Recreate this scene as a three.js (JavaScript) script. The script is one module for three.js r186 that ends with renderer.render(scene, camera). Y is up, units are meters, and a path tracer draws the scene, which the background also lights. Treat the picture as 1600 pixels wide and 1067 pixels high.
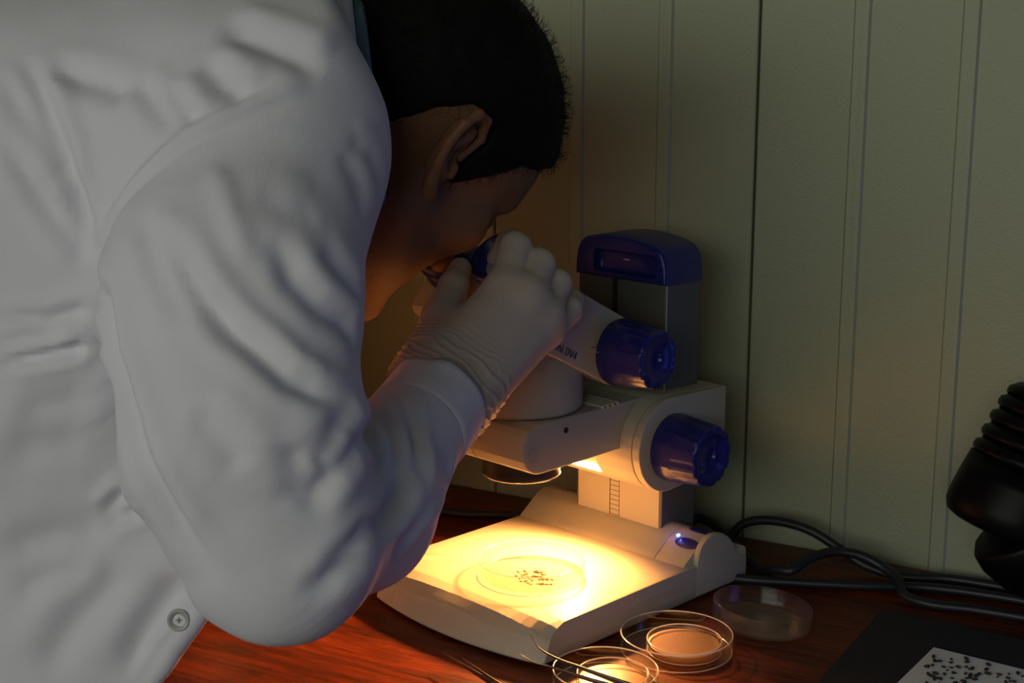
import * as THREE from 'three';
import { RoundedBoxGeometry } from 'three/addons/geometries/RoundedBoxGeometry.js';
import { mergeGeometries, mergeVertices, toCreasedNormals } from 'three/addons/utils/BufferGeometryUtils.js';
import { RectAreaLightUniformsLib } from 'three/addons/lights/RectAreaLightUniformsLib.js';
import { FontLoader } from 'three/addons/loaders/FontLoader.js';
import { TextGeometry } from 'three/addons/geometries/TextGeometry.js';
import { Brush, Evaluator, SUBTRACTION } from 'three-bvh-csg';

// ---------------------------------------------------------------- camera, light, exposure
const scene = new THREE.Scene();
const renderer = new THREE.WebGLRenderer({ antialias: true });
renderer.toneMapping = THREE.LinearToneMapping;
renderer.toneMappingExposure = 1.0;
renderer.shadowMap.enabled = true;
RectAreaLightUniformsLib.init();
const camera = new THREE.PerspectiveCamera(2 * Math.atan(533.5 / 2250) * 180 / Math.PI, 1600 / 1067, 0.05, 30);
camera.position.set(0, 0.455, 0);
camera.rotation.x = -12.1 * Math.PI / 180;
scene.add(camera);
scene.background = new THREE.Color().setRGB(0.55, 0.65, 0.8);

// the room stands turned against the camera: w runs along the back wall, n points from that wall into the room
const ROOM = -29.83 * Math.PI / 180, W0 = new THREE.Vector3(0.2152, 0, -1.2668);
const room = (x, y, z) => new THREE.Vector3(x, y, z).applyAxisAngle(new THREE.Vector3(0, 1, 0), ROOM).add(W0);
const FLOOR = -0.74, CEIL = 1.9, RX0 = -2.3, RX1 = 2.1, RZ1 = 3.1;

// daylight from the window in the wall behind the camera
const WIN = { x: -0.15, y: 0.85, w: 3.2, h: 1.0 };
const daylight = new THREE.RectAreaLight(new THREE.Color().setRGB(0.98, 1.0, 0.87), 2.4, WIN.w - 0.1, WIN.h - 0.1);
daylight.position.copy(room(WIN.x, WIN.y, RZ1 - 0.03));
daylight.lookAt(room(WIN.x, WIN.y, 0));
daylight.castShadow = true;
scene.add(daylight);

// ---------------------------------------------------------------- helpers
let seed = 12345;
const rnd = () => ((seed = (seed * 1664525 + 1013904223) >>> 0) / 4294967296);
const V = (x, y, z) => new THREE.Vector3(x, y, z);
const taken = {};
function numbered(name) { const n = taken[name] = (taken[name] ?? -1) + 1; return n ? name + '_' + String(n).padStart(3, '0') : name; }
function mesh(name, geo, mat, parent) { const m = new THREE.Mesh(geo, mat); m.name = name; m.castShadow = m.receiveShadow = true; parent.add(m); return m; }
function tag(o, label, category, group) { o.userData.label = label; o.userData.category = category; if (group) o.userData.group = group; return o; }
function thing(name, label, category, group) { const g = new THREE.Group(); g.name = numbered(name); scene.add(g); return tag(g, label, category, group); }
function struct(name, geo, mat) { const m = mesh(name, geo, mat, scene); m.userData.kind = 'structure'; m.userData.label = name.replace(/_/g, ' '); return m; }
const box = (x0, x1, y0, y1, z0, z1, r = 0) => {
  const g = r ? new RoundedBoxGeometry(x1 - x0, y1 - y0, z1 - z0, 3, r) : new THREE.BoxGeometry(x1 - x0, y1 - y0, z1 - z0);
  return g.translate((x0 + x1) / 2, (y0 + y1) / 2, (z0 + z1) / 2);
};
const merged = (list) => mergeGeometries(list.map((g) => { const q = g.index ? g.toNonIndexed() : g; for (const k of Object.keys(q.attributes)) if (!['position', 'normal', 'uv'].includes(k)) q.deleteAttribute(k); return q; }));
function lathe(pts, seg = 64) { return new THREE.LatheGeometry(pts.map((p) => new THREE.Vector2(p[0], p[1])), seg); }
function tube(pts, r, seg = 60, rad = 10) { return new THREE.TubeGeometry(new THREE.CatmullRomCurve3(pts), seg, r, rad, false); }
// a profile in the (z, y) plane drawn out along x from x0 to x1
function alongX(points, x0, x1, bevel = 0, curve = 10) {
  const s = Array.isArray(points) ? new THREE.Shape(points.map((p) => new THREE.Vector2(-p[0], p[1]))) : points;
  const g = new THREE.ExtrudeGeometry(s, { depth: x1 - x0 - 2 * bevel, bevelEnabled: bevel > 0, bevelSize: bevel, bevelOffset: -bevel, bevelThickness: bevel, bevelSegments: 3, curveSegments: curve });
  return g.rotateY(Math.PI / 2).translate(x0 + bevel, 0, 0);
}

// hash and value noise
const hash3 = (x, y, z) => { let h = (x * 374761393 + y * 668265263 + z * 1274126177) | 0; h = Math.imul(h ^ (h >>> 13), 1274126177); return ((h ^ (h >>> 16)) >>> 0) / 4294967296; };
function noise3(x, y, z) {
  const i = Math.floor(x), j = Math.floor(y), k = Math.floor(z); let u = x - i, v = y - j, w = z - k;
  u = u * u * (3 - 2 * u); v = v * v * (3 - 2 * v); w = w * w * (3 - 2 * w);
  const L = (a, b, t) => a + (b - a) * t;
  return L(L(L(hash3(i, j, k), hash3(i + 1, j, k), u), L(hash3(i, j + 1, k), hash3(i + 1, j + 1, k), u), v),
    L(L(hash3(i, j, k + 1), hash3(i + 1, j, k + 1), u), L(hash3(i, j + 1, k + 1), hash3(i + 1, j + 1, k + 1), u), v), w);
}
function dataTex(w, h, fn, srgb, rep) {
  const d = new Uint8Array(w * h * 4);
  for (let y = 0; y < h; y++) for (let x = 0; x < w; x++) { const c = fn(x, y); const o = (y * w + x) * 4; d[o] = c[0]; d[o + 1] = c[1]; d[o + 2] = c[2]; d[o + 3] = 255; }
  const t = new THREE.DataTexture(d, w, h, THREE.RGBAFormat);
  t.wrapS = t.wrapT = THREE.RepeatWrapping; t.magFilter = THREE.LinearFilter; t.minFilter = THREE.LinearMipmapLinearFilter; t.generateMipmaps = true;
  if (srgb) t.colorSpace = THREE.SRGBColorSpace;
  if (rep) t.repeat.set(rep, rep);
  t.needsUpdate = true; return t;
}
const lin = (r, g, b) => new THREE.Color().setRGB(r, g, b);
const tileNoise = (x, y, n, f, s) => { // periodic in n
  const p = n / f, a = x / f, b = y / f, i = Math.floor(a), j = Math.floor(b); let u = a - i, v = b - j; u = u * u * (3 - 2 * u); v = v * v * (3 - 2 * v);
  const H = (i, j) => hash3(((i % p) + p) % p, ((j % p) + p) % p, s);
  return (H(i, j) * (1 - u) + H(i + 1, j) * u) * (1 - v) + (H(i, j + 1) * (1 - u) + H(i + 1, j + 1) * u) * v;
};
const grainTex = dataTex(512, 512, (x, y) => { const v = 255 * (0.5 * tileNoise(x, y, 512, 2, 1) + 0.3 * tileNoise(x, y, 512, 4, 2) + 0.2 * tileNoise(x, y, 512, 16, 3)); return [v, v, v]; });
const grain = (rep) => { const t = grainTex.clone(); t.repeat.set(rep, rep); t.needsUpdate = true; return t; };
const weaveTex = dataTex(256, 256, (x, y) => { const v = 255 * (0.5 * tileNoise(x, y, 256, 2, 7) + 0.5 * tileNoise(x, y, 256, 8, 8)); return [v, v, v]; });
weaveTex.repeat.set(12, 12);

// wood: streaks run along u
const woodN = 1024;
const woodTex = dataTex(woodN, woodN, (x, y) => {
  const warp = 18 * tileNoise(x, y, woodN, 128, 21) + 6 * tileNoise(x, y, woodN, 64, 22);
  const yy = (y + warp + woodN) % woodN;
  const a = tileNoise(x / 8, yy, woodN, 8, 23), b = tileNoise(x / 16, yy, woodN, 32, 24), c = tileNoise(x / 4, yy, woodN, 2, 25);
  let v = 0.30 + 0.32 * a + 0.26 * b + 0.18 * c;
  const streak = tileNoise(x / 16, yy, woodN, 4, 26); if (streak > 0.82) v *= 1 - (streak - 0.82) * 2.6;
  const q = (m) => Math.max(0, Math.min(255, m * v));
  return [q(132), q(53), q(18)];
}, true);
const woodBump = dataTex(512, 512, (x, y) => { const v = 255 * (0.5 * tileNoise(x / 16, y, 512, 2, 31) + 0.5 * tileNoise(x / 16, y, 512, 8, 32)); return [v, v, v]; });

// ---------------------------------------------------------------- materials
const M = {};
const std = (o) => new THREE.MeshStandardMaterial(o), phys = (o) => new THREE.MeshPhysicalMaterial(o);
M.wood = phys({ map: woodTex, specularIntensity: 0.5, roughness: 0.42, bumpMap: woodBump, bumpScale: 0.00025 });
M.wall = std({ color: lin(0.335, 0.365, 0.25), roughness: 0.55, bumpMap: grain(4), bumpScale: 0.0004 });
M.room = std({ color: lin(0.09, 0.09, 0.075), roughness: 0.9 });
M.ceiling = std({ color: lin(0.13, 0.135, 0.115), roughness: 0.95 });
M.floor = std({ color: lin(0.06, 0.055, 0.05), roughness: 0.7 });
M.frame = std({ color: lin(0.7, 0.7, 0.68), roughness: 0.5 });
M.blind = std({ color: lin(0.8, 0.8, 0.8), roughness: 1, emissive: lin(0.98, 1.0, 0.87), emissiveIntensity: 0.6 });
M.plastic = std({ color: lin(0.42, 0.405, 0.34), roughness: 0.5 });
M.alu = std({ color: lin(0.11, 0.115, 0.108), roughness: 0.45, metalness: 0.2, bumpMap: grain(10), bumpScale: 0.0001 });
M.edge = std({ color: lin(0.75, 0.75, 0.75), roughness: 0.3, metalness: 0.9 });
M.blue = std({ color: lin(0.012, 0.014, 0.16), roughness: 0.32 });
M.print = std({ color: lin(0.02, 0.02, 0.025), roughness: 0.6 });
M.dark = std({ color: lin(0.015, 0.014, 0.014), roughness: 0.5 });
M.seam = std({ color: lin(0.10, 0.09, 0.08), roughness: 0.9 });
M.chrome = std({ color: lin(0.8, 0.8, 0.8), roughness: 0.15, metalness: 1 });
M.steel = std({ color: lin(0.16, 0.16, 0.165), roughness: 0.3, metalness: 1 });
M.glass = phys({ color: lin(0.965, 0.96, 0.93), roughness: 0.03, transmission: 1, thickness: 0, ior: 1.48 });
M.rim = phys({ color: lin(0.95, 0.94, 0.9), roughness: 0.12, transmission: 0.55, thickness: 0 });
M.cloudy = phys({ color: lin(0.95, 0.95, 0.95), roughness: 0.18, transmission: 1, thickness: 0, ior: 1.48 });
M.agar = phys({ color: lin(0.62, 0.45, 0.26), roughness: 0.35, transmission: 0.7, thickness: 0 });
M.lensglass = phys({ color: lin(0.4, 0.4, 0.45), roughness: 0.03, metalness: 0.2 });
M.cable = std({ color: lin(0.012, 0.013, 0.02), roughness: 0.45 });
M.black = phys({ color: lin(0.003, 0.0032, 0.0042), roughness: 0.4, specularIntensity: 0.25 });
M.mat = std({ color: lin(0.012, 0.013, 0.016), roughness: 0.8, bumpMap: grain(20), bumpScale: 0.0002 });
M.card = std({ color: lin(0.75, 0.75, 0.75), roughness: 0.8 });
M.seed = std({ color: lin(0.02, 0.016, 0.012), roughness: 0.6 });
M.fragment = std({ color: lin(0.30, 0.20, 0.08), roughness: 0.6 });
M.coat = std({ color: lin(0.72, 0.71, 0.79), roughness: 0.9, bumpMap: weaveTex, bumpScale: 0.00015 });
M.button = std({ color: lin(0.42, 0.42, 0.42), roughness: 0.3 });
M.thread = std({ color: lin(0.3, 0.3, 0.3), roughness: 0.9 });
M.shirt = std({ color: lin(0.13, 0.22, 0.32), roughness: 0.9 });
M.skin = std({ color: lin(0.22, 0.10, 0.045), roughness: 0.5, bumpMap: grain(14), bumpScale: 0.0006 });
M.hair = phys({ color: lin(0.006, 0.006, 0.006), roughness: 0.7, specularIntensity: 0.25 });
M.grey = std({ color: lin(0.12, 0.12, 0.12), roughness: 0.5 });
M.glove = phys({ color: lin(0.50, 0.42, 0.375), roughness: 0.55, bumpMap: grain(24), bumpScale: 0.0003, sheen: 0.3, sheenRoughness: 0.5 });
M.trousers = std({ color: lin(0.03, 0.035, 0.05), roughness: 0.9 });

// ---------------------------------------------------------------- room
{
  const rz = (g, name, m) => { const s = struct(name, g, m); s.rotation.y = ROOM; s.position.copy(W0); return s; };
  rz(box(RX0 - 0.1, RX1 + 0.1, FLOOR - 0.1, FLOOR, -0.15, RZ1 + 0.15), 'floor', M.floor);
  rz(box(RX0 - 0.1, RX1 + 0.1, CEIL, CEIL + 0.1, -0.15, RZ1 + 0.15), 'ceiling', M.ceiling);
  rz(box(RX0 - 0.1, RX0, FLOOR, CEIL, -0.02, RZ1), 'wall_left', M.room);
  rz(box(RX1, RX1 + 0.1, FLOOR, CEIL, -0.02, RZ1), 'wall_right', M.room);
  const { x, y, w, h } = WIN;
  rz(merged([box(RX0 - 0.1, x - w / 2, FLOOR, CEIL, RZ1, RZ1 + 0.12), box(x + w / 2, RX1 + 0.1, FLOOR, CEIL, RZ1, RZ1 + 0.12),
    box(x - w / 2, x + w / 2, FLOOR, y - h / 2, RZ1, RZ1 + 0.12), box(x - w / 2, x + w / 2, y + h / 2, CEIL, RZ1, RZ1 + 0.12)]), 'wall_front', M.room);
  const win = new THREE.Group(); win.name = 'window_1'; win.userData = { kind: 'structure', label: 'window with two bright panes behind the camera' };
  win.rotation.y = ROOM; win.position.copy(W0); scene.add(win);
  const b = 0.05, z0 = RZ1 + 0.01, z1 = RZ1 + 0.07;
  mesh('window_frame', merged([box(x - w / 2, x + w / 2, y - h / 2, y - h / 2 + b, z0, z1), box(x - w / 2, x + w / 2, y + h / 2 - b, y + h / 2, z0, z1),
    box(x - w / 2, x - w / 2 + b, y - h / 2 + b, y + h / 2 - b, z0, z1), box(x + w / 2 - b, x + w / 2, y - h / 2 + b, y + h / 2 - b, z0, z1), box(x - b / 2, x + b / 2, y - h / 2 + b, y + h / 2 - b, z0, z1)]), M.frame, win);
  for (const s of [-1, 1]) mesh('pane', box(x + (s < 0 ? -w / 2 + b : b / 2), x + (s < 0 ? -b / 2 : w / 2 - b), y - h / 2 + b, y + h / 2 - b, z0 + 0.03, z0 + 0.04), M.blind, win);
  // back wall: sheet panels with two soft beads each and an open joint between them
  const wall = new THREE.Group(); wall.name = 'wall_back'; wall.userData = { kind: 'structure', label: 'olive cream wall of upright panels behind the desk' };
  wall.rotation.y = ROOM; wall.position.copy(W0); scene.add(wall);
  mesh('wall_core', box(RX0 - 0.1, RX1 + 0.1, FLOOR, CEIL, -0.15, -0.012), M.dark, wall);
  const P = 0.2655, prof = [];
  const pw = P - 0.0024;
  const bead = (c, wd, d) => [[c - wd, 0], [c - wd * 0.72, d], [c - wd * 0.25, d * 0.9], [c + wd * 0.3, d * 0.9], [c + wd * 0.75, d * 0.8], [c + wd, 0]];
  prof.push([0, -0.012], [0, -0.001], [0.001, 0], ...bead(P / 3, 0.0075, 0.0030), ...bead(2 * P / 3, 0.0075, 0.0030), [pw - 0.001, 0], [pw, -0.001], [pw, -0.012]);
  const sh = new THREE.Shape(prof.map((p) => new THREE.Vector2(p[0], -p[1])).reverse());
  const pg = new THREE.ExtrudeGeometry(sh, { depth: CEIL - FLOOR, bevelEnabled: false }).rotateX(-Math.PI / 2);
  for (let i = Math.floor(RX0 / P); i * P < RX1; i++) { const m = mesh('panel', pg, M.wall, wall); m.position.set(i * P - 0.0024 + 0.0012, FLOOR, 0); }
}

// ---------------------------------------------------------------- desk
{
  const g = thing('desk', 'red-brown wooden desk with a glossy grained top under the microscope', 'desk');
  g.rotation.y = ROOM; g.position.copy(W0);
  const D = 0.56, x0 = -1.25, x1 = 1.0;
  const top = box(x0, x1, -0.03, 0, 0.004, D, 0.003);
  const p = top.attributes.position, uv = top.attributes.uv;
  for (let i = 0; i < p.count; i++) uv.setXY(i, p.getX(i) / 0.55, (p.getZ(i) + p.getY(i)) / 0.42);
  mesh('tabletop', top, M.wood, g);
  mesh('apron', box(x0 + 0.08, x1 - 0.08, -0.11, -0.03, 0.05, 0.07), M.wood, g);
  for (const x of [x0 + 0.05, x1 - 0.11]) for (const z of [0.03, D - 0.09]) mesh('leg', box(x, x + 0.06, FLOOR, -0.03, z, z + 0.06), M.wood, g);
}

// ---------------------------------------------------------------- microscope (x: its right side, z: towards the user)
const MIC = V(0.042, 0, -1.136), MROT = -Math.PI / 4;
const mic = (x, y, z) => V(x, y, z).applyAxisAngle(V(0, 1, 0), MROT).add(MIC);
{
  const g = thing('microscope', 'cream stereo microscope with blue knobs, lit stage and tall grey column', 'microscope');
  g.position.copy(MIC); g.rotation.y = MROT;
  // base plate: rings of an outline with a bowed front, drawn in towards the top
  {
    const N = 96, half = 0.0965, back = -0.125;
    const outline = (ins, front) => {
      const o = [], h = half - ins;
      o.push([h, back + 0.001], [h, 0.0]);
      for (let i = 0; i <= N; i++) { const t = 1 - 2 * i / N, x = t * h, r = Math.max(0, Math.abs(t) - 0.9) / 0.1; o.push([x, 0.1255 + 0.013 * (1 - t * t) - front - (t < 0 ? 0.010 : 0.003) * r * r]); }
      o.push([-h, 0], [-h, back + 0.001]);
      return o;
    };
    const levels = [[0.0025, 0.001, 0.001], [0.004, 0, 0], [0.011, 0, 0.003]];
    for (let i = 0; i <= 64; i++) { const a = i / 64 * Math.PI / 2, q = Math.max(0, (i - 32) / 32); levels.push([0.017 + 0.013 * Math.sin(a), 0.0035 * (1 - Math.sqrt(1 - q * q * 0.999)), 0.0055 + 0.0235 * (1 - Math.cos(a))]); }
    const pos = [], idx = []; let n = 0;
    for (const [y, a, f] of levels) { const o = outline(a, f); n = o.length; for (const q of o) pos.push(q[0], y, q[1]); }
    for (let l = 0; l + 1 < levels.length; l++) for (let i = 0; i < n; i++) { const a = l * n + i, b = l * n + (i + 1) % n, c = a + n, d = b + n; idx.push(a, c, b, b, c, d); }
    const cap = (l, flip) => { const c = pos.length / 3; pos.push(0, levels[l][0], 0); for (let i = 0; i < n; i++) { const a = l * n + i, b = l * n + (i + 1) % n; flip ? idx.push(c, b, a) : idx.push(c, a, b); } };
    cap(levels.length - 1, true); cap(0, false);
    let bg = new THREE.BufferGeometry(); bg.setAttribute('position', new THREE.Float32BufferAttribute(pos, 3));
    // winding: make it point outward
    bg.setIndex(idx.map((v, i) => v)); 
    for (let i = 0; i < idx.length; i += 3) { const t = idx[i + 1]; idx[i + 1] = idx[i + 2]; idx[i + 2] = t; }
    bg.setIndex(idx); bg = toCreasedNormals(bg, 0.75);
    const bp = bg.attributes.position, buv = []; for (let i = 0; i < bp.count; i++) buv.push(bp.getX(i) + bp.getY(i), bp.getZ(i) + bp.getY(i));
    bg.setAttribute('uv', new THREE.Float32BufferAttribute(buv, 2));
    mesh('base_plate', bg, M.plastic, g);
    for (const x of [-0.07, 0.07]) for (const z of [-0.1, 0.09]) mesh('foot', new THREE.CylinderGeometry(0.009, 0.009, 0.003, 20).translate(x, 0.0015, z), M.dark, g);
  }
  // housing at the back of the base, its end plate, and the control panel
  const hump = [[-0.044, 0.026], [-0.047, 0.031], [-0.052, 0.0345], [-0.058, 0.039], [-0.064, 0.0435], [-0.070, 0.047], [-0.077, 0.0495], [-0.085, 0.0495], [-0.094, 0.0465], [-0.102, 0.041], [-0.108, 0.033], [-0.112, 0.028], [-0.1215, 0.0235], [-0.124, 0.022], [-0.124, 0.006], [-0.06, 0.006]];
  mesh('rear_housing', toCreasedNormals(alongX(hump, -0.0955, 0.0600, 0.0008), 0.7), M.plastic, g);
  const panel = mesh('control_panel', toCreasedNormals(alongX(hump, 0.0606, 0.0912, 0.0004), 0.7), M.plastic, g);
  const endp = [[-0.0575, 0.004], [-0.0575, 0.030], [-0.0595, 0.0400], [-0.0635, 0.0462], [-0.069, 0.0500], [-0.076, 0.0525], [-0.084, 0.0522], [-0.092, 0.0496], [-0.099, 0.0450], [-0.105, 0.0392], [-0.110, 0.031], [-0.1135, 0.0275], [-0.1225, 0.0235], [-0.1255, 0.021], [-0.1255, 0.004]];
  mesh('end_plate', toCreasedNormals(alongX(endp, 0.0912, 0.0968, 0.0012), 0.5), M.plastic, g);
  // a place on the panel: t runs up the slope
  const onPanel = (z) => { for (let i = 1; i < hump.length; i++) if (hump[i][0] <= z) { const a = hump[i - 1], b = hump[i], t = (z - a[0]) / (b[0] - a[0]); return { y: a[1] + (b[1] - a[1]) * t, s: Math.atan2(b[1] - a[1], -(b[0] - a[0])) }; } };
  const pad = (name, cx, cz, lx, lz, mat) => {
    const q = onPanel(cz), pg = new THREE.SphereGeometry(1, 32, 16).scale(lx, 0.0011, lz);
    const m = mesh(name, pg, mat, panel); m.position.set(cx, q.y, cz); m.rotation.x = q.s; return m;
  };
  const b1 = pad('button_pad', 0.0800, -0.0645, 0.0122, 0.0056, M.blue), b2 = pad('button_pad', 0.0800, -0.0835, 0.0125, 0.0052, M.blue);
  b1.userData.label = 'lower blue button pad'; b2.userData.label = 'upper blue button pad';
  const led = pad('indicator_light', 0.0672, -0.0690, 0.0019, 0.0019, std({ color: lin(0.1, 0.15, 0.8), emissive: lin(0.22, 0.35, 1), emissiveIntensity: 3 }));
  led.userData.label = 'glowing blue indicator light';
  { const q = onPanel(-0.069), l = new THREE.PointLight(lin(0.12, 0.2, 1), 0.00018); l.position.set(0.0672, q.y + 0.006, -0.063); l.shadow.radius = 0.1; l.castShadow = true; g.add(l); }
  // plus mark
  { const q = onPanel(-0.0645); const pm = mesh('plus_mark', merged([box(-0.0012, 0.0012, 0, 0.0003, -0.0002, 0.0002), box(-0.0002, 0.0002, 0, 0.0003, -0.0012, 0.0012)]), M.edge, panel); pm.position.set(0.0735, q.y + 0.0010, -0.0645); pm.rotation.x = q.s; }
  // column
  const CW = 0.048, CZ0 = -0.1145, CZ1 = -0.07;
  const col = mesh('column', box(-CW, CW, 0.03, 0.256, CZ0, CZ1, 0.0012), M.alu, g);
  mesh('front_plate', box(-CW + 0.0025, CW - 0.0025, 0.044, 0.16, CZ1, CZ1 + 0.0006), M.plastic, g);
  mesh('guide_slot', box(-0.0095, -0.0045, 0.16, 0.255, CZ1 - 0.0005, CZ1 + 0.0008), M.dark, col);
  mesh('bright_edge', box(CW - 0.0009, CW + 0.0004, 0.16, 0.256, CZ1 - 0.0009, CZ1 + 0.0004), M.edge, col);
  { // printed height scale
    const t = []; for (let i = 0; i < 12; i++) t.push(box(-0.0085, 0.0018, 0.0475 + i * 0.0043, 0.0479 + i * 0.0043, CZ1 + 0.0006, CZ1 + 0.0008));
    t.push(box(0.0016, 0.0020, 0.045, 0.092, CZ1 + 0.0006, CZ1 + 0.0008), box(-0.0092, -0.0085, 0.045, 0.092, CZ1 + 0.0006, CZ1 + 0.0008));
    mesh('height_scale', merged(t), M.print, g);
  }
  { // blue cap with a finger recess in its front
    const s = new THREE.Shape(); s.moveTo(-0.0495, 0.254); s.lineTo(0.0495, 0.254); s.lineTo(0.0495, 0.262); s.bezierCurveTo(0.049, 0.276, 0.044, 0.283, 0.036, 0.2855); s.bezierCurveTo(0.012, 0.2925, -0.012, 0.2925, -0.036, 0.2875); s.bezierCurveTo(-0.045, 0.285, -0.049, 0.276, -0.0495, 0.262); s.closePath();
    const cg = new THREE.ExtrudeGeometry(s, { depth: 0.0435, bevelEnabled: true, bevelSize: 0.003, bevelOffset: -0.003, bevelThickness: 0.004, bevelSegments: 4, curveSegments: 14 }).translate(0, 0, -0.1135);
    const A = new Brush(cg), B = new Brush(new RoundedBoxGeometry(0.068, 0.019, 0.02, 3, 0.004)); B.position.set(0.006, 0.2685, -0.066); A.updateMatrixWorld(); B.updateMatrixWorld();
    const ev = new Evaluator(); ev.useGroups = false; const r = ev.evaluate(A, B, SUBTRACTION);
    const cap = mesh('column_cap', toCreasedNormals(r.geometry, 0.5), M.blue, g);
    mesh('emblem', box(-0.003, 0.003, 0.2695, 0.2703, -0.0762, -0.0757), M.edge, cap);
  }
  // focus carriage, rounded in front, with the lamp mouth cut into its lower front
  const cy = 0.129, cz = -0.0515, cr = 0.039, carr = [];
  for (let i = 0; i <= 26; i++) { const a = Math.PI / 2 - Math.PI * i / 26; carr.push([cz + cr * Math.cos(a), cy + cr * Math.sin(a)]); }
  carr.push([-0.125, 0.094], [-0.125, 0.165]);
  {
    const s = new THREE.Shape(carr.map((p) => new THREE.Vector2(-p[0], p[1])));
    const A = new Brush(alongX(s, -0.062, 0.062, 0.001)), ev = new Evaluator(); ev.useGroups = false;
    const B = new Brush(new RoundedBoxGeometry(0.047, 0.026, 0.05, 3, 0.004)); B.position.set(-0.001, 0.113, -0.021); B.rotation.x = 0.25;
    A.updateMatrixWorld(); B.updateMatrixWorld();
    let r = ev.evaluate(A, B, SUBTRACTION);
    const C = new Brush(box(-CW - 0.0005, CW + 0.0005, 0.05, 0.2, CZ0 - 0.0005, CZ1 + 0.0012)); C.updateMatrixWorld();
    r = ev.evaluate(r, C, SUBTRACTION);
    const c = mesh('focus_carriage', toCreasedNormals(r.geometry, 0.5), M.plastic, g);
    for (const sx of [-1, 1]) mesh('side_plate', toCreasedNormals(alongX(carr, sx < 0 ? -0.0705 : 0.0625, sx < 0 ? -0.0625 : 0.0705, 0.0012), 0.5), M.plastic, c);
  }
  // knob along +x: tapered, fluted, scalloped end
  function knob(R0, R1, L, n) {
    const pos = [], idx = [], A = n * 12, ts = [0, 0.03, 0.07, 0.2, 0.3, 0.36, 0.42, 0.5, 0.62, 0.74, 0.86, 0.95, 1];
    const rad = (t, a) => {
      let r = R0 + (R1 - R0) * t; if (t < 0.05) r -= 0.0008 * (1 - t / 0.05);
      const k = Math.cos(n * a), fl = Math.max(0, k) ** 1.6, up = THREE.MathUtils.smoothstep(t, 0.28, 0.5);
      r -= 0.0019 * fl * up; if (t > 0.96) r -= 0.0008; return r;
    };
    for (const t of ts) for (let i = 0; i < A; i++) { const a = 2 * Math.PI * i / A, r = rad(t, a); pos.push(t * L, r * Math.cos(a), r * Math.sin(a)); }
    const rings = [[L + 0.0004, 0.9], [L + 0.0002, 0.72], [L - 0.0016, 0.66], [L - 0.0018, 0.25], [L - 0.0040, 0.2]];
    for (const [x, f] of rings) for (let i = 0; i < A; i++) { const a = 2 * Math.PI * i / A, r = f > 0.8 ? rad(1, a) * 0.96 : R1 * f; pos.push(x, r * Math.cos(a), r * Math.sin(a)); }
    const T = ts.length + rings.length;
    for (let l = 0; l + 1 < T; l++) for (let i = 0; i < A; i++) { const a = l * A + i, b = l * A + (i + 1) % A; idx.push(a, b, a + A, b, b + A, a + A); }
    const c = pos.length / 3; pos.push(L - 0.004, 0, 0); for (let i = 0; i < A; i++) idx.push((T - 1) * A + i, (T - 1) * A + (i + 1) % A, c);
    for (let i = 0; i < idx.length; i += 3) { const t = idx[i + 1]; idx[i + 1] = idx[i + 2]; idx[i + 2] = t; }
    const q = new THREE.BufferGeometry(); q.setAttribute('position', new THREE.Float32BufferAttribute(pos, 3)); q.setIndex(idx);
    const o = toCreasedNormals(q, 0.9); o.setAttribute('uv', new THREE.Float32BufferAttribute(new Float32Array(o.attributes.position.count * 2), 2)); return o;
  }
  const fk = knob(0.0282, 0.0248, 0.041, 11), zk = knob(0.0272, 0.0232, 0.041, 11);
  for (const s of [1, -1]) {
    const a = mesh('focus_knob', fk, M.blue, g); a.position.set(s * 0.0705, 0.127, -0.0535); if (s < 0) a.rotation.y = Math.PI;
    const b = mesh('zoom_knob', zk, M.blue, g); b.position.set(s * 0.0502, 0.2095, -0.0085); if (s < 0) b.rotation.y = Math.PI;
    a.userData.label = 'fluted blue focus knob'; b.userData.label = 'fluted blue zoom knob';
    if (s > 0) mesh('index_mark', box(0.001, 0.004, 0.004, 0.0046, 0.0271, 0.0273), M.edge, b);
  }
  // arm with round nose, open towards the carriage
  {
    const s = new THREE.Shape(), P = (z, y) => [-z, y];
    s.moveTo(...P(-0.03, 0.129)); s.lineTo(...P(0.077, 0.128)); s.bezierCurveTo(...P(0.092, 0.128), ...P(0.097, 0.139), ...P(0.097, 0.1485)); s.bezierCurveTo(...P(0.097, 0.159), ...P(0.090, 0.167), ...P(0.078, 0.1672)); s.lineTo(...P(-0.04, 0.1665)); s.closePath();
    const A = new Brush(alongX(s, -0.05, 0.05, 0.0015, 16)), ev = new Evaluator(); ev.useGroups = false;
    const B = new Brush(new THREE.CylinderGeometry(0.031, 0.031, 0.2, 64)); B.position.set(0, 0.15, 0.049); A.updateMatrixWorld(); B.updateMatrixWorld();
    const r = ev.evaluate(A, B, SUBTRACTION);
    const arm = mesh('arm', toCreasedNormals(r.geometry, 0.6), M.plastic, g);
    mesh('pivot_cap', new THREE.CylinderGeometry(0.0056, 0.0056, 0.0008, 32).rotateZ(Math.PI / 2).translate(0.0503, 0.1437, 0.0868), M.plastic, arm);
    mesh('screw_hole', merged([new THREE.TorusGeometry(0.0019, 0.0006, 10, 24).rotateY(Math.PI / 2).translate(0.0501, 0.1573, 0.051), new THREE.CylinderGeometry(0.0018, 0.0018, 0.0006, 20).rotateZ(Math.PI / 2).translate(0.0499, 0.1573, 0.051)]), M.dark, arm);
    for (let i = 0; i < 4; i++) mesh('cooling_rib', box(0.008, 0.0502, 0.1655, 0.1688, 0.0065 - i * 0.006, 0.0088 - i * 0.006, 0.0008), M.plastic, arm);
    const sm = []; for (let i = 0; i <= 20; i++) { const p = s.getPoint(0.30 + 0.26 * i / 20); sm.push(V(-0.008, p.y, -p.x + 0.0)); }
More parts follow.
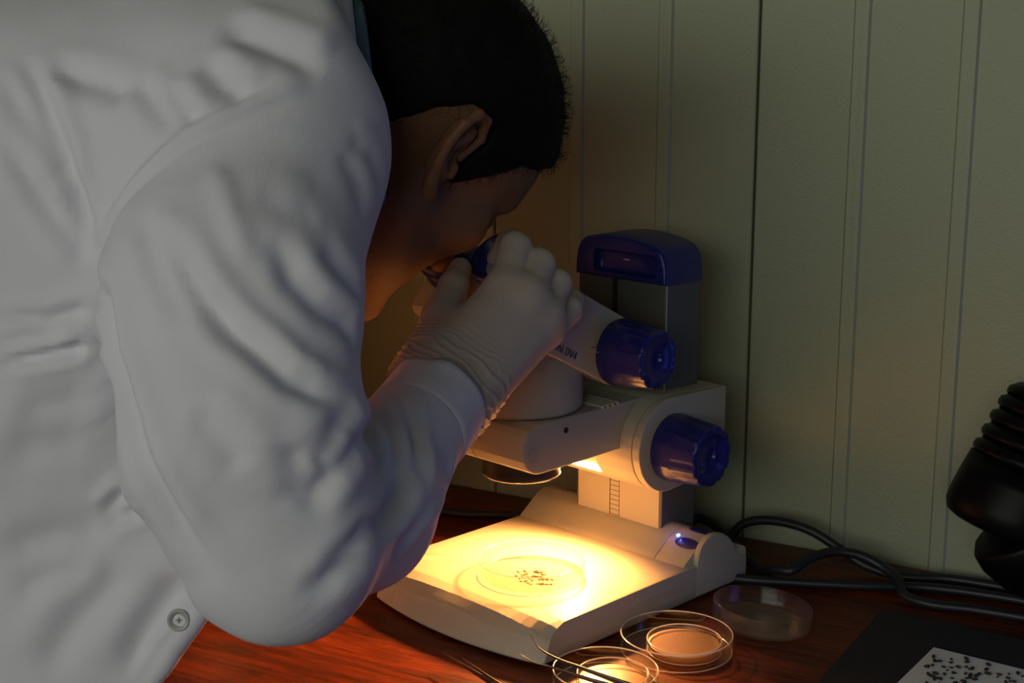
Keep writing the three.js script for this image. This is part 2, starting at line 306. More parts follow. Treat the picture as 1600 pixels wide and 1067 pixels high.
    mesh('seam', new THREE.TubeGeometry(new THREE.CatmullRomCurve3(sm), 40, 0.00025, 5), M.seam, arm);
  }
  // objective under the arm
  const ob = mesh('objective_ring', lathe([[0.0265, 0.170], [0.0305, 0.170], [0.0305, 0.118], [0.0312, 0.117], [0.0312, 0.1135], [0.0300, 0.1125], [0.0285, 0.1135], [0.0265, 0.117], [0.0265, 0.170]]).translate(0, 0, 0.049), M.dark, g);
  mesh('chrome_rim', new THREE.TorusGeometry(0.0309, 0.0006, 8, 64).rotateX(Math.PI / 2).translate(0, 0.1128, 0.049), M.chrome, ob);
  mesh('objective_lens', lathe([[0, 0.1175], [0.012, 0.1180], [0.0262, 0.1200], [0.0262, 0.122], [0, 0.122]]).translate(0, 0, 0.049), M.lensglass, ob);
  // drum of the optics
  mesh('optics_drum', lathe([[0, 0.1672], [0.0462, 0.1672], [0.0466, 0.1685], [0.0476, 0.1690], [0.0484, 0.1705], [0.0484, 0.225], [0, 0.225]], 96).translate(0, 0, 0.049), M.plastic, g);
  // tilted binocular body
  {
    const t = 28 * Math.PI / 180, kz = -0.0085, ky = 0.2095, R = 0.0272;
    const at = (u, v) => [-(kz + u * Math.cos(t) - v * Math.sin(t)), ky + u * Math.sin(t) + v * Math.cos(t)];
    const pts = []; for (let i = 0; i <= 20; i++) { const a = Math.PI / 2 + Math.PI * i / 20; pts.push(at(R * Math.cos(a), R * Math.sin(a))); }
    pts.push([-0.1130, 0.2415], [-0.1165, 0.2440], [-0.1188, 0.2475], [-0.1190, 0.2510], [-0.1175, 0.2545], [-0.0860, 0.2856], [-0.0835, 0.2868], [-0.0805, 0.2865]); // end face square to the eyepieces
    const bs = new THREE.Shape(pts.map((p) => new THREE.Vector2(...p)));
    const body = mesh('binocular_body', toCreasedNormals(alongX(bs, -0.05, 0.05, 0.0022), 0.5), M.plastic, g);
    const font = await new FontLoader().loadAsync('fonts/droid/droid_sans_regular.typeface.json');
    const tg = new TextGeometry('Stemi DV4', { font, size: 0.0058, depth: 0.00025, curveSegments: 4, bevelEnabled: false });
    tg.computeBoundingBox(); tg.translate(-tg.boundingBox.max.x, 0, 0).rotateZ(-t).rotateY(Math.PI / 2);
    mesh('lettering', tg.translate(0.0501, 0.2107, 0.0412), M.print, body);
    mesh('pointer_mark', box(0.0501, 0.0504, -0.0002, 0.0002, 0, 0.0065).rotateX(0.05).translate(0, 0.2175, 0.0165), M.print, body);
    // eyepieces
    const ax = V(0, 0.72, 0.69).normalize(), qd = new THREE.Quaternion().setFromUnitVectors(V(0, 1, 0), ax);
    for (const x of [0.031, -0.031]) {
      const e = mesh('eyepiece', lathe([[0, -0.004], [0.0225, -0.004], [0.0225, 0.018], [0.0232, 0.020], [0.0232, 0.026], [0.0222, 0.028], [0.0225, 0.034], [0.0205, 0.0345], [0.0140, 0.036], [0, 0.036]], 48), M.blue, g);
      e.position.set(x, 0.2640, 0.0750); e.quaternion.copy(qd);
      mesh('eyecup', lathe([[0.0215, 0.034], [0.0228, 0.035], [0.0232, 0.041], [0.0226, 0.0455], [0.0212, 0.0462], [0.0200, 0.0455], [0.0175, 0.0400], [0.0140, 0.0365], [0.0140, 0.034]], 48), M.blue, e);
      mesh('eye_lens', lathe([[0, 0.0385], [0.008, 0.0380], [0.0138, 0.0366]], 32), M.lensglass, e);
    }
  }
  // the lamp in the mouth of the carriage
  {
    const lamp = mesh('lamp_bulb', new THREE.SphereGeometry(0.0045, 20, 14).translate(0, 0.1155, -0.0375), std({ color: lin(1, 0.8, 0.5), emissive: lin(1, 0.55, 0.2), emissiveIntensity: 12 }), g);
    mesh('lamp_socket', lathe([[0, 0], [0.006, 0], [0.006, 0.006], [0.0035, 0.008], [0, 0.008]], 24).rotateX(-Math.PI / 2).translate(0, 0.1155, -0.0415), M.chrome, lamp);
    const sp = new THREE.SpotLight(lin(1.0, 0.385, 0.10), 0.98, 0, 78 * Math.PI / 180, 1.0, 2);
    sp.position.set(0, 0.1165, -0.0235); sp.target.position.set(0.0, 0.01, 0.10);
    sp.shadow.radius = 0.4; sp.castShadow = true; sp.shadow.camera.near = 0.005;
    g.add(sp, sp.target);
  }
}

// ---------------------------------------------------------------- glass dishes
function dish(name, R, h, label, mat = M.glass, th = 0.0014) {
  const g = thing(name, label, 'petri dish');
  mesh('glass', lathe([[0, 0], [R - 0.002, 0], [R, 0.0015], [R, h - 0.0006], [R - 0.0004, h], [R - th + 0.0003, h], [R - th, h - 0.0006], [R - th, 0.003], [R - th - 0.0015, 0.0016], [0, 0.0016]], 96), mat, g);
  if (mat !== M.cloudy) mesh('rim', new THREE.TorusGeometry(R - th / 2, th * 0.36, 8, 96).rotateX(Math.PI / 2).translate(0, h, 0), M.rim, g);
  if (mat !== M.cloudy) mesh('bottom_edge', new THREE.TorusGeometry(R - 0.001, 0.0005, 6, 96).rotateX(Math.PI / 2).translate(0, 0.001, 0), M.rim, g);
  return g;
}
{
  const d1 = dish('petri_dish', 0.0435, 0.0145, 'clear glass petri dish with small specimens, brightly lit on the microscope stage');
  d1.position.copy(mic(0.0150, 0.0301, 0.0525));
  const d2 = dish('petri_dish', 0.0425, 0.0140, 'wide clear petri dish holding a smaller dish on the desk beside the base');
  d2.position.set(0.1238, 0.0001, -1.0125);
  const in2 = dish('petri_dish', 0.0285, 0.0095, 'small clear dish of amber jelly nested inside the wide petri dish');
  in2.position.set(0.1290, 0.0020, -1.0070);
  mesh('jelly', lathe([[0, 0], [0.0268, 0], [0.0268, 0.0045], [0.0255, 0.0040], [0, 0.0038]], 64).translate(0, 0.0018, 0), M.agar, in2);
  const d3 = dish('petri_dish', 0.0385, 0.0155, 'empty cloudy plastic dish, slightly tilted, farthest right behind the wide dish', M.cloudy, 0.0012);
  d3.position.set(0.1945, 0.0042, -1.0560); d3.rotation.z = -0.10;
  const d4 = dish('petri_dish', 0.0380, 0.0130, 'clear petri dish nearest the camera, lying under the curved forceps');
  d4.position.set(0.0665, 0.0001, -0.9520);
  const in4 = dish('petri_dish', 0.0260, 0.0095, 'small clear dish nested inside the dish under the curved forceps');
  in4.position.set(0.0715, 0.0020, -0.9490);
  mesh('jelly', lathe([[0, 0], [0.0243, 0], [0.0243, 0.003], [0, 0.0026]], 64).translate(0, 0.0018, 0), M.agar, in4);
  // specimens lying in the lit dish
  const spots = [[0.000, 0.000, 3.6], [0.0045, -0.0035, 3.2], [0.008, -0.001, 2.6], [-0.010, 0.006, 2.4], [-0.004, 0.011, 2.2], [-0.012, 0.013, 2.0], [0.002, 0.016, 2.4], [0.006, 0.018, 2.2], [0.010, 0.019, 2.0], [-0.001, 0.020, 1.8], [0.016, 0.010, 3.0], [0.019, 0.007, 2.4], [0.022, 0.004, 2.0], [0.0135, 0.013, 1.8], [-0.006, 0.016, 1.6], [0.003, 0.008, 1.6]];
  spots.forEach(([x, z, s], k) => {
    const gm = new THREE.IcosahedronGeometry(0.001, 2), p = gm.attributes.position;
    for (let i = 0; i < p.count; i++) { const v = V().fromBufferAttribute(p, i), f = 0.6 + 0.9 * noise3(v.x * 1600 + k * 9, v.y * 1600, v.z * 1600); p.setXYZ(i, v.x * f * 1.5, v.y * f * 0.8, v.z * f); }
    gm.computeVertexNormals();
    const m = mesh(numbered('specimen_fragment'), gm, M.fragment, scene); m.scale.setScalar(s * 0.55);
    m.position.copy(mic(0.0150 + x * 0.9 + 0.003, 0.0322 + 0.0003 * s, 0.0525 + z * 0.75 - 0.003)); m.rotation.y = k * 1.7;
    tag(m, 'tiny brown specimen fragment lying in the lit petri dish', 'specimen', 'specimens in the lit dish');
  });
}

// ---------------------------------------------------------------- forceps
function prong(pts, radii, flat = 0.45) { // tapering blade along a curve
  const c = new THREE.CatmullRomCurve3(pts), N = 48, A = 10, pos = [], idx = [];
  const fr = c.computeFrenetFrames(N, false);
  for (let i = 0; i <= N; i++) {
    const t = i / N, p = c.getPointAt(t), T = c.getTangentAt(t), B = V(0, 1, 0).cross(T).normalize(), U = T.clone().cross(B).normalize();
    const k = t * (radii.length - 1), a = Math.min(radii.length - 2, Math.floor(k)), r = radii[a] + (radii[a + 1] - radii[a]) * (k - a);
    for (let j = 0; j < A; j++) { const an = 2 * Math.PI * j / A; const q = p.clone().addScaledVector(U, Math.sin(an) * r).addScaledVector(B, Math.cos(an) * r * flat); pos.push(q.x, q.y, q.z); }
  }
  for (let i = 0; i < N; i++) for (let j = 0; j < A; j++) { const a = i * A + j, b = i * A + (j + 1) % A; idx.push(a, b, a + A, b, b + A, a + A); }
  for (const e of [0, N]) { const cI = pos.length / 3, p = c.getPointAt(e / N); pos.push(p.x, p.y, p.z); for (let j = 0; j < A; j++) idx.push(e * A + j, e * A + (j + 1) % A, cI); }
  const g = new THREE.BufferGeometry(); g.setAttribute('position', new THREE.Float32BufferAttribute(pos, 3)); g.setIndex(idx); g.computeVertexNormals();
  g.setAttribute('uv', new THREE.Float32BufferAttribute(new Float32Array(pos.length / 3 * 2), 2)); return g;
}
{
  const f = thing('forceps', 'black curved-tip forceps resting across the front petri dish', 'forceps');
  const end = V(0.150, 0.0125, -0.868);
  mesh('prong', prong([V(0.0130, 0.0290, -0.9760), V(0.0190, 0.0235, -0.9650), V(0.0290, 0.0205, -0.9560), V(0.0560, 0.0185, -0.9350), V(0.1000, 0.0155, -0.9040), end], [0.0003, 0.0011, 0.0019, 0.0030, 0.0046, 0.0050]), M.steel, f);
  mesh('prong', prong([V(0.0060, 0.0180, -0.9660), V(0.0150, 0.0160, -0.9560), V(0.0260, 0.0158, -0.9500), V(0.0560, 0.0150, -0.9290), V(0.1000, 0.0140, -0.9000), end], [0.0003, 0.0011, 0.0019, 0.0030, 0.0046, 0.0050]), M.steel, f);
  const s = thing('forceps', 'fine straight forceps with two open tips lying on the bare desk', 'forceps');
  const e2 = V(0.045, 0.006, -0.862);
  mesh('prong', prong([V(-0.0505, 0.0110, -0.9840), V(-0.0370, 0.0105, -0.9660), V(-0.0100, 0.0085, -0.9330), e2], [0.0003, 0.0022, 0.0042, 0.0046], 0.5), M.steel, s);
  mesh('prong', prong([V(-0.0360, 0.0120, -0.9720), V(-0.0280, 0.0115, -0.9600), V(-0.0060, 0.0095, -0.9290), e2.clone().add(V(0.001, 0.0004, 0.001))], [0.0003, 0.0022, 0.0042, 0.0046], 0.5), M.steel, s);
}

// ---------------------------------------------------------------- mat, card with seeds, black lamp, cables
{
  const m = mesh(numbered('desk_mat'), new RoundedBoxGeometry(0.34, 0.006, 0.26, 3, 0.002).translate(0.17, 0.003, 0.13), M.mat, scene);
  tag(m, 'flat black mat on the desk under the speckled card', 'mat');
  // corner at the far left, turned with the card
  m.position.set(0.2934, 0, -1.0768); m.rotation.y = -0.56 + 0.02;
  const c = mesh(numbered('sample_card'), new THREE.BoxGeometry(0.13, 0.002, 0.17).translate(0.065, 0.007, 0.085), M.card, scene);
  c.position.set(0.3138, 0, -1.0000); c.rotation.y = -0.62; 
  tag(c, 'white card covered with dark seeds on the black mat', 'card');
  const seeds = new THREE.InstancedMesh(new THREE.SphereGeometry(1, 10, 7), M.seed, 420); seeds.name = 'seeds'; seeds.castShadow = seeds.receiveShadow = true;
  seeds.userData = { kind: 'stuff', label: 'dark seeds strewn over the white card', category: 'seeds' };
  const q = new THREE.Quaternion(), mt = new THREE.Matrix4();
  c.updateMatrixWorld();
  for (let i = 0; i < 420; i++) {
    let x, z; do { x = 0.006 + rnd() * 0.118; z = 0.006 + rnd() * 0.158; } while (noise3(x * 60, 0, z * 60) < 0.36 || x + z < 0.022 + 0.012 * rnd());
    q.setFromEuler(new THREE.Euler(0, rnd() * 7, 0)); const s = 0.0008 + 0.0010 * rnd();
    mt.compose(V(x, 0.0080 + s * 0.5, z), q, V(s * 1.5, s * 0.6, s * 0.8)); seeds.setMatrixAt(i, mt.premultiply(c.matrixWorld));
  }
  scene.add(seeds);

  const L = thing('desk_lamp', 'black ribbed lamp head hanging at the right edge by the wall', 'lamp');
  const ax = V(0.40, 1, -0.1).normalize(), qd = new THREE.Quaternion().setFromUnitVectors(V(0, 1, 0), ax);
  const head = mesh('lamp_head', lathe([[0, -0.012], [0.040, -0.012], [0.0475, -0.009], [0.051, -0.002], [0.0515, 0.006], [0.050, 0.025], [0.048, 0.041], [0, 0.041]], 64), M.black, L);
  head.position.set(0.388, 0.0835, -1.068); head.quaternion.copy(qd);
  for (let i = 0; i < 4; i++) { const y = 0.041 + i * 0.0128, r = 0.0485 - i * 0.0014; mesh('cooling_rib', lathe([[0, y], [r - 0.004, y], [r - 0.001, y + 0.0015], [r, y + 0.0045], [r - 0.001, y + 0.0085], [r - 0.0045, y + 0.0105], [r - 0.0045, y + 0.0129], [0, y + 0.0129]], 64), M.black, head); }
  mesh('top_cap', lathe([[0, 0.092], [0.041, 0.092], [0.041, 0.097], [0.034, 0.103], [0.01, 0.107], [0, 0.107]], 48), M.black, head);
  const ad = V(0.62, -1, 0.1).normalize(), sn = mesh('snout', lathe([[0, 0], [0.034, 0], [0.038, 0.006], [0.038, 0.018], [0.032, 0.036], [0.022, 0.052], [0.016, 0.058], [0, 0.058]], 56), M.black, L);
  sn.position.set(0.392, 0.078, -1.066); sn.quaternion.setFromUnitVectors(V(0, 1, 0), ad);
  mesh('lamp_arm', tube([V(0.425, 0.175, -1.075), V(0.455, 0.215, -1.07), V(0.500, 0.215, -1.03), V(0.525, 0.12, -1.00), V(0.530, 0.02, -0.995)], 0.008, 40, 14), M.black, L);
  mesh('lamp_base', lathe([[0, 0], [0.044, 0], [0.046, 0.004], [0.044, 0.014], [0.012, 0.022], [0, 0.022]], 56).translate(0.530, 0, -0.995), M.black, L);
}
function cable(pts, r, label) { return tag(mesh(numbered('cable'), tube(pts.map((p) => V(...p)), r, 120, 12), M.cable, scene), label, 'cable', 'dark cables behind the base'); }
cable([[0.150, 0.012, -1.215], [0.166, 0.026, -1.238], [0.180, 0.024, -1.2290], [0.194, 0.014, -1.2110], [0.2060, 0.006, -1.183], [0.2150, 0.0060, -1.1610], [0.2220, 0.0145, -1.1420], [0.2330, 0.0165, -1.134], [0.2480, 0.023, -1.1430], [0.2700, 0.027, -1.150], [0.2920, 0.025, -1.148], [0.3100, 0.018, -1.139], [0.3190, 0.0135, -1.126], [0.3200, 0.0060, -1.108], [0.335, 0.0043, -1.093], [0.37, 0.0043, -1.080], [0.42, 0.0043, -1.056]], 0.0041, 'dark cable arching from the base, then in a short low loop beside the lamp');
cable([[0.180, 0.0043, -1.216], [0.1950, 0.013, -1.224], [0.2062, 0.0265, -1.2220], [0.2268, 0.0335, -1.2120], [0.2573, 0.0315, -1.1945], [0.2827, 0.0194, -1.180], [0.3028, 0.0082, -1.168], [0.330, 0.0043, -1.1530], [0.37, 0.0043, -1.146], [0.43, 0.0043, -1.116]], 0.0041, 'dark cable in a long high loop against the wall');
cable([[0.150, 0.0043, -1.175], [0.190, 0.0043, -1.148], [0.236, 0.0043, -1.1385], [0.290, 0.0043, -1.1310], [0.345, 0.0043, -1.1270], [0.40, 0.0043, -1.106], [0.46, 0.0043, -1.07]], 0.0041, 'dark cable lying straight along the desk to the lamp');
cable([[-0.15, 0.0043, -1.40], [-0.10, 0.0043, -1.345], [-0.05, 0.0043, -1.315], [-0.01, 0.0043, -1.312], [0.04, 0.006, -1.30], [0.085, 0.010, -1.285], [0.120, 0.006, -1.270]], 0.0041, 'dark cable in the black shade left behind the base');

// open laptop outside the picture on the right: its blue screen tints the edges of the coat and the card
{
  const g = thing('laptop', 'dark open laptop with a blue screen on the desk beyond the lamp', 'laptop');
  g.position.set(0.80, 0, -0.735); g.rotation.y = -Math.PI / 2 + 0.10;
  mesh('keyboard_deck', new RoundedBoxGeometry(0.33, 0.016, 0.22, 3, 0.005).translate(0, 0.008, 0.11), M.black, g);
  const lid = mesh('lid', new RoundedBoxGeometry(0.33, 0.21, 0.007, 3, 0.003).translate(0, 0.105, 0), M.black, g); lid.position.set(0, 0.014, -0.002); lid.rotation.x = -0.12;
  mesh('screen', new THREE.PlaneGeometry(0.31, 0.185).translate(0, 0.106, 0.0038), std({ color: lin(0.01, 0.01, 0.02), roughness: 0.3, emissive: lin(0.1, 0.16, 1), emissiveIntensity: 1.0 }), lid);
  const l = new THREE.RectAreaLight(lin(0.10, 0.16, 1.0), 0.95, 0.31, 0.185); l.position.set(0, 0.106, 0.0045); l.rotation.y = Math.PI; l.castShadow = true; lid.add(l);
}

// ---------------------------------------------------------------- person in the lab coat
// distance fields meshed on a grid
const cl = (x, a, b) => (x < a ? a : x > b ? b : x);
const smin = (a, b, k) => { const h = cl(0.5 + 0.5 * (b - a) / k, 0, 1); return b + (a - b) * h - k * h * (1 - h); };
const smax = (a, b, k) => -smin(-a, -b, k);
const sph = (x, y, z, c, r) => Math.hypot(x - c[0], y - c[1], z - c[2]) - r;
function cone(x, y, z, a, b, ra, rb) { // capsule with a linear taper
  const dx = b[0] - a[0], dy = b[1] - a[1], dz = b[2] - a[2], px = x - a[0], py = y - a[1], pz = z - a[2];
  const t = cl((px * dx + py * dy + pz * dz) / (dx * dx + dy * dy + dz * dz), 0, 1);
  return Math.hypot(px - dx * t, py - dy * t, pz - dz * t) - (ra + (rb - ra) * t);
}
const ell = (x, y, z, c, r) => { const a = (x - c[0]) / r[0], b = (y - c[1]) / r[1], d = (z - c[2]) / r[2], k = Math.sqrt(a * a + b * b + d * d); const g = Math.hypot(a / r[0], b / r[1], d / r[2]) || 1e-6; return k * (k - 1) / g; };
function poly2(x, y, P) { // signed distance to a polygon
  let d = 1e9, s = 1;
  for (let i = 0, n = P.length, j = n - 1; i < n; j = i++) {
    const ex = P[j][0] - P[i][0], ey = P[j][1] - P[i][1], wx = x - P[i][0], wy = y - P[i][1], t = cl((wx * ex + wy * ey) / (ex * ex + ey * ey), 0, 1);
    const bx = wx - ex * t, by = wy - ey * t; d = Math.min(d, bx * bx + by * by);
    const c1 = y >= P[i][1], c2 = y < P[j][1], c3 = ex * wy > ey * wx; if ((c1 && c2 && c3) || (!c1 && !c2 && !c3)) s = -s;
  }
  return s * Math.sqrt(d);
}
function net(f, lo, hi, h, lip = 1.6) {
  const n = [0, 1, 2].map((i) => Math.ceil((hi[i] - lo[i]) / h) + 1), [nx, ny, nz] = n, D = new Float32Array(nx * ny * nz), B = 8;
  const I = (i, j, k) => (k * ny + j) * nx + i;
  for (let k0 = 0; k0 < nz; k0 += B) for (let j0 = 0; j0 < ny; j0 += B) for (let i0 = 0; i0 < nx; i0 += B) {
    const c = (B - 1) / 2, v = f(lo[0] + (i0 + c) * h, lo[1] + (j0 + c) * h, lo[2] + (k0 + c) * h), far = Math.abs(v) > lip * B * h;
    for (let k = k0; k < Math.min(nz, k0 + B); k++) for (let j = j0; j < Math.min(ny, j0 + B); j++) for (let i = i0; i < Math.min(nx, i0 + B); i++)
      D[I(i, j, k)] = far ? v : f(lo[0] + i * h, lo[1] + j * h, lo[2] + k * h);
  }
  const id = new Int32Array(nx * ny * nz).fill(-1), pos = [], idx = [];
  const E = [[0, 1], [2, 3], [4, 5], [6, 7], [0, 2], [1, 3], [4, 6], [5, 7], [0, 4], [1, 5], [2, 6], [3, 7]], c = new Float32Array(8);
  for (let k = 0; k < nz - 1; k++) for (let j = 0; j < ny - 1; j++) for (let i = 0; i < nx - 1; i++) {
    let m = 0; for (let q = 0; q < 8; q++) { c[q] = D[I(i + (q & 1), j + ((q >> 1) & 1), k + (q >> 2))]; if (c[q] < 0) m |= 1 << q; }
    if (m === 0 || m === 255) continue;
    let x = 0, y = 0, z = 0, w = 0;
    for (const [a, b] of E) if ((c[a] < 0) !== (c[b] < 0)) { const t = c[a] / (c[a] - c[b]); x += (a & 1) + t * ((b & 1) - (a & 1)); y += ((a >> 1) & 1) + t * (((b >> 1) & 1) - ((a >> 1) & 1)); z += (a >> 2) + t * ((b >> 2) - (a >> 2)); w++; }
    id[I(i, j, k)] = pos.length / 3; pos.push(lo[0] + (i + x / w) * h, lo[1] + (j + y / w) * h, lo[2] + (k + z / w) * h);
  }
  const quad = (a, b, c, d, flip) => { if (a < 0 || b < 0 || c < 0 || d < 0) return; flip ? idx.push(a, c, b, a, d, c) : idx.push(a, b, c, a, c, d); };
  for (let k = 1; k < nz - 1; k++) for (let j = 1; j < ny - 1; j++) for (let i = 1; i < nx - 1; i++) {
    const s = D[I(i, j, k)] < 0;
    if (s !== D[I(i + 1, j, k)] < 0) quad(id[I(i, j - 1, k - 1)], id[I(i, j, k - 1)], id[I(i, j, k)], id[I(i, j - 1, k)], !s);
    if (s !== D[I(i, j + 1, k)] < 0) quad(id[I(i - 1, j, k - 1)], id[I(i - 1, j, k)], id[I(i, j, k)], id[I(i, j, k - 1)], !s);
    if (s !== D[I(i, j, k + 1)] < 0) quad(id[I(i - 1, j - 1, k)], id[I(i, j - 1, k)], id[I(i, j, k)], id[I(i - 1, j, k)], !s);
  }
  const g = new THREE.BufferGeometry(); g.setAttribute('position', new THREE.Float32BufferAttribute(pos, 3)); g.setIndex(idx); g.computeVertexNormals(); return g;
}
function displace(g, fn) { // move every vertex along its normal
  const p = g.attributes.position, n = g.attributes.normal, q = p.array.slice();
  for (let i = 0; i < p.count; i++) { const d = fn(q[3 * i], q[3 * i + 1], q[3 * i + 2], n.getX(i), n.getY(i), n.getZ(i)); p.setXYZ(i, q[3 * i] + n.getX(i) * d, q[3 * i + 1] + n.getY(i) * d, q[3 * i + 2] + n.getZ(i) * d); }
  g.computeVertexNormals(); return g;
}
function smooth(g, times) { // relax the grid steps
  const p = g.attributes.position, ix = g.index.array;
  for (let t = 0; t < times; t++) {
    const s = new Float32Array(p.count * 3), w = new Float32Array(p.count);
    for (let i = 0; i < ix.length; i += 3) for (let a = 0; a < 3; a++) { const u = ix[i + a]; for (let b = 1; b < 3; b++) { const v = ix[i + (a + b) % 3]; s[3 * u] += p.array[3 * v]; s[3 * u + 1] += p.array[3 * v + 1]; s[3 * u + 2] += p.array[3 * v + 2]; w[u]++; } }
    for (let i = 0; i < p.count; i++) if (w[i]) for (let c = 0; c < 3; c++) p.array[3 * i + c] = 0.4 * p.array[3 * i + c] + 0.6 * s[3 * i + c] / w[i];
  }
  g.computeVertexNormals(); return g;
}
function flatUV(g, fn) { const p = g.attributes.position, uv = new Float32Array(p.count * 2); for (let i = 0; i < p.count; i++) { const r = fn(p.getX(i), p.getY(i), p.getZ(i)); uv[2 * i] = r[0]; uv[2 * i + 1] = r[1]; } g.setAttribute('uv', new THREE.BufferAttribute(uv, 2)); return g; }

// ---- coat: side outline of the bent trunk, sleeves, hanging right front panel
const TR = [[-0.050, 0.380], [-0.100, 0.290], [-0.190, 0.175], [-0.280, 0.095], [-0.400, 0.045], [-0.560, -0.040], [-0.610, -0.300], [-0.860, -0.300], [-0.880, 0.080], [-0.820, 0.280], [-0.650, 0.400], [-0.430, 0.465], [-0.300, 0.494], [-0.190, 0.508], [-0.100, 0.510], [-0.050, 0.495]];
const PANEL = [[-0.0960, 0.279], [-0.1400, 0.186], [-0.1820, 0.115], [-0.2195, 0.062], [-0.2560, 0.014], [-0.3300, -0.110], [-0.3700, -0.320], [-0.700, -0.320], [-0.740, 0.100], [-0.66, 0.26], [-0.40, 0.34], [-0.20, 0.32]];
const SL = [[-0.1530, 0.3817, -0.8830, 0.0800], [-0.1600, 0.3040, -0.8040, 0.0680], [-0.1480, 0.2330, -0.7640, 0.0620], [-0.1298, 0.1735, -0.7590, 0.0470], [-0.0978, 0.1690, -0.8390, 0.0450], [-0.0609, 0.2023, -0.9195, 0.0345]];
const LSL = [[-0.1500, 0.390, -1.095, 0.078], [-0.1900, 0.300, -1.140, 0.066], [-0.2400, 0.210, -1.150, 0.056], [-0.2800, 0.145, -1.145, 0.047], [-0.2850, 0.100, -1.145, 0.042], [-0.2750, 0.064, -1.142, 0.034]];
const SZ = 1.4, SLZ = SL.map((c) => [c[0], c[1], c[2] * SZ, c[3]]); // the sleeve lies flatter across than it is wide
const TZ = -0.990, TA = 0.150, TM = 0.13;
function chain(x, y, z, C, k) { let d = 1e9; for (let i = 0; i + 1 < C.length; i++) d = smin(d, cone(x, y, z, C[i], C[i + 1], C[i][3], C[i + 1][3]), i ? k : 1e-6); return d; }
function trunk(x, y, z) {
  const s = poly2(x, y, TR), u = cl(1 + s / TM, 0, 4), w = Math.abs(z - TZ);
  // pillow: full width inside, closing towards the outline
  if (s > 0) return Math.hypot(s, Math.max(0, w - 0.01));
  const hw = TA * Math.sqrt(Math.max(0, 1 - u * u));
  return Math.max((w - hw) * 0.75, s);
}
function front(x, y, z) {
  const s = poly2(x, y, PANEL), zs = -0.848 + 0.15 * cl(0.1 - y, -0.1, 0.2);
  return Math.hypot(Math.max(s, 0), Math.max(0, Math.abs(z - zs) - 0.004)) - 0.004 + Math.min(0, Math.max(s, Math.abs(z - zs) - 0.004));
}
function coatField(x, y, z) {
  let t = smin(trunk(x, y, z), front(x, y, z), 0.03);
  t = smax(t, x * 0.99 + y * 0.06 + (z + 1) * -0.1 + 0.0950, 0.012);
  const kArm = 0.006 + 0.05 * cl((y - 0.31) / 0.10, 0, 1);
  let d = smin(t, chain(x, y, z * SZ, SLZ, 0.03), kArm);
  if (z < TZ) d = smin(d, chain(x, y, z, LSL, 0.03), 0.03);
  return d;
}
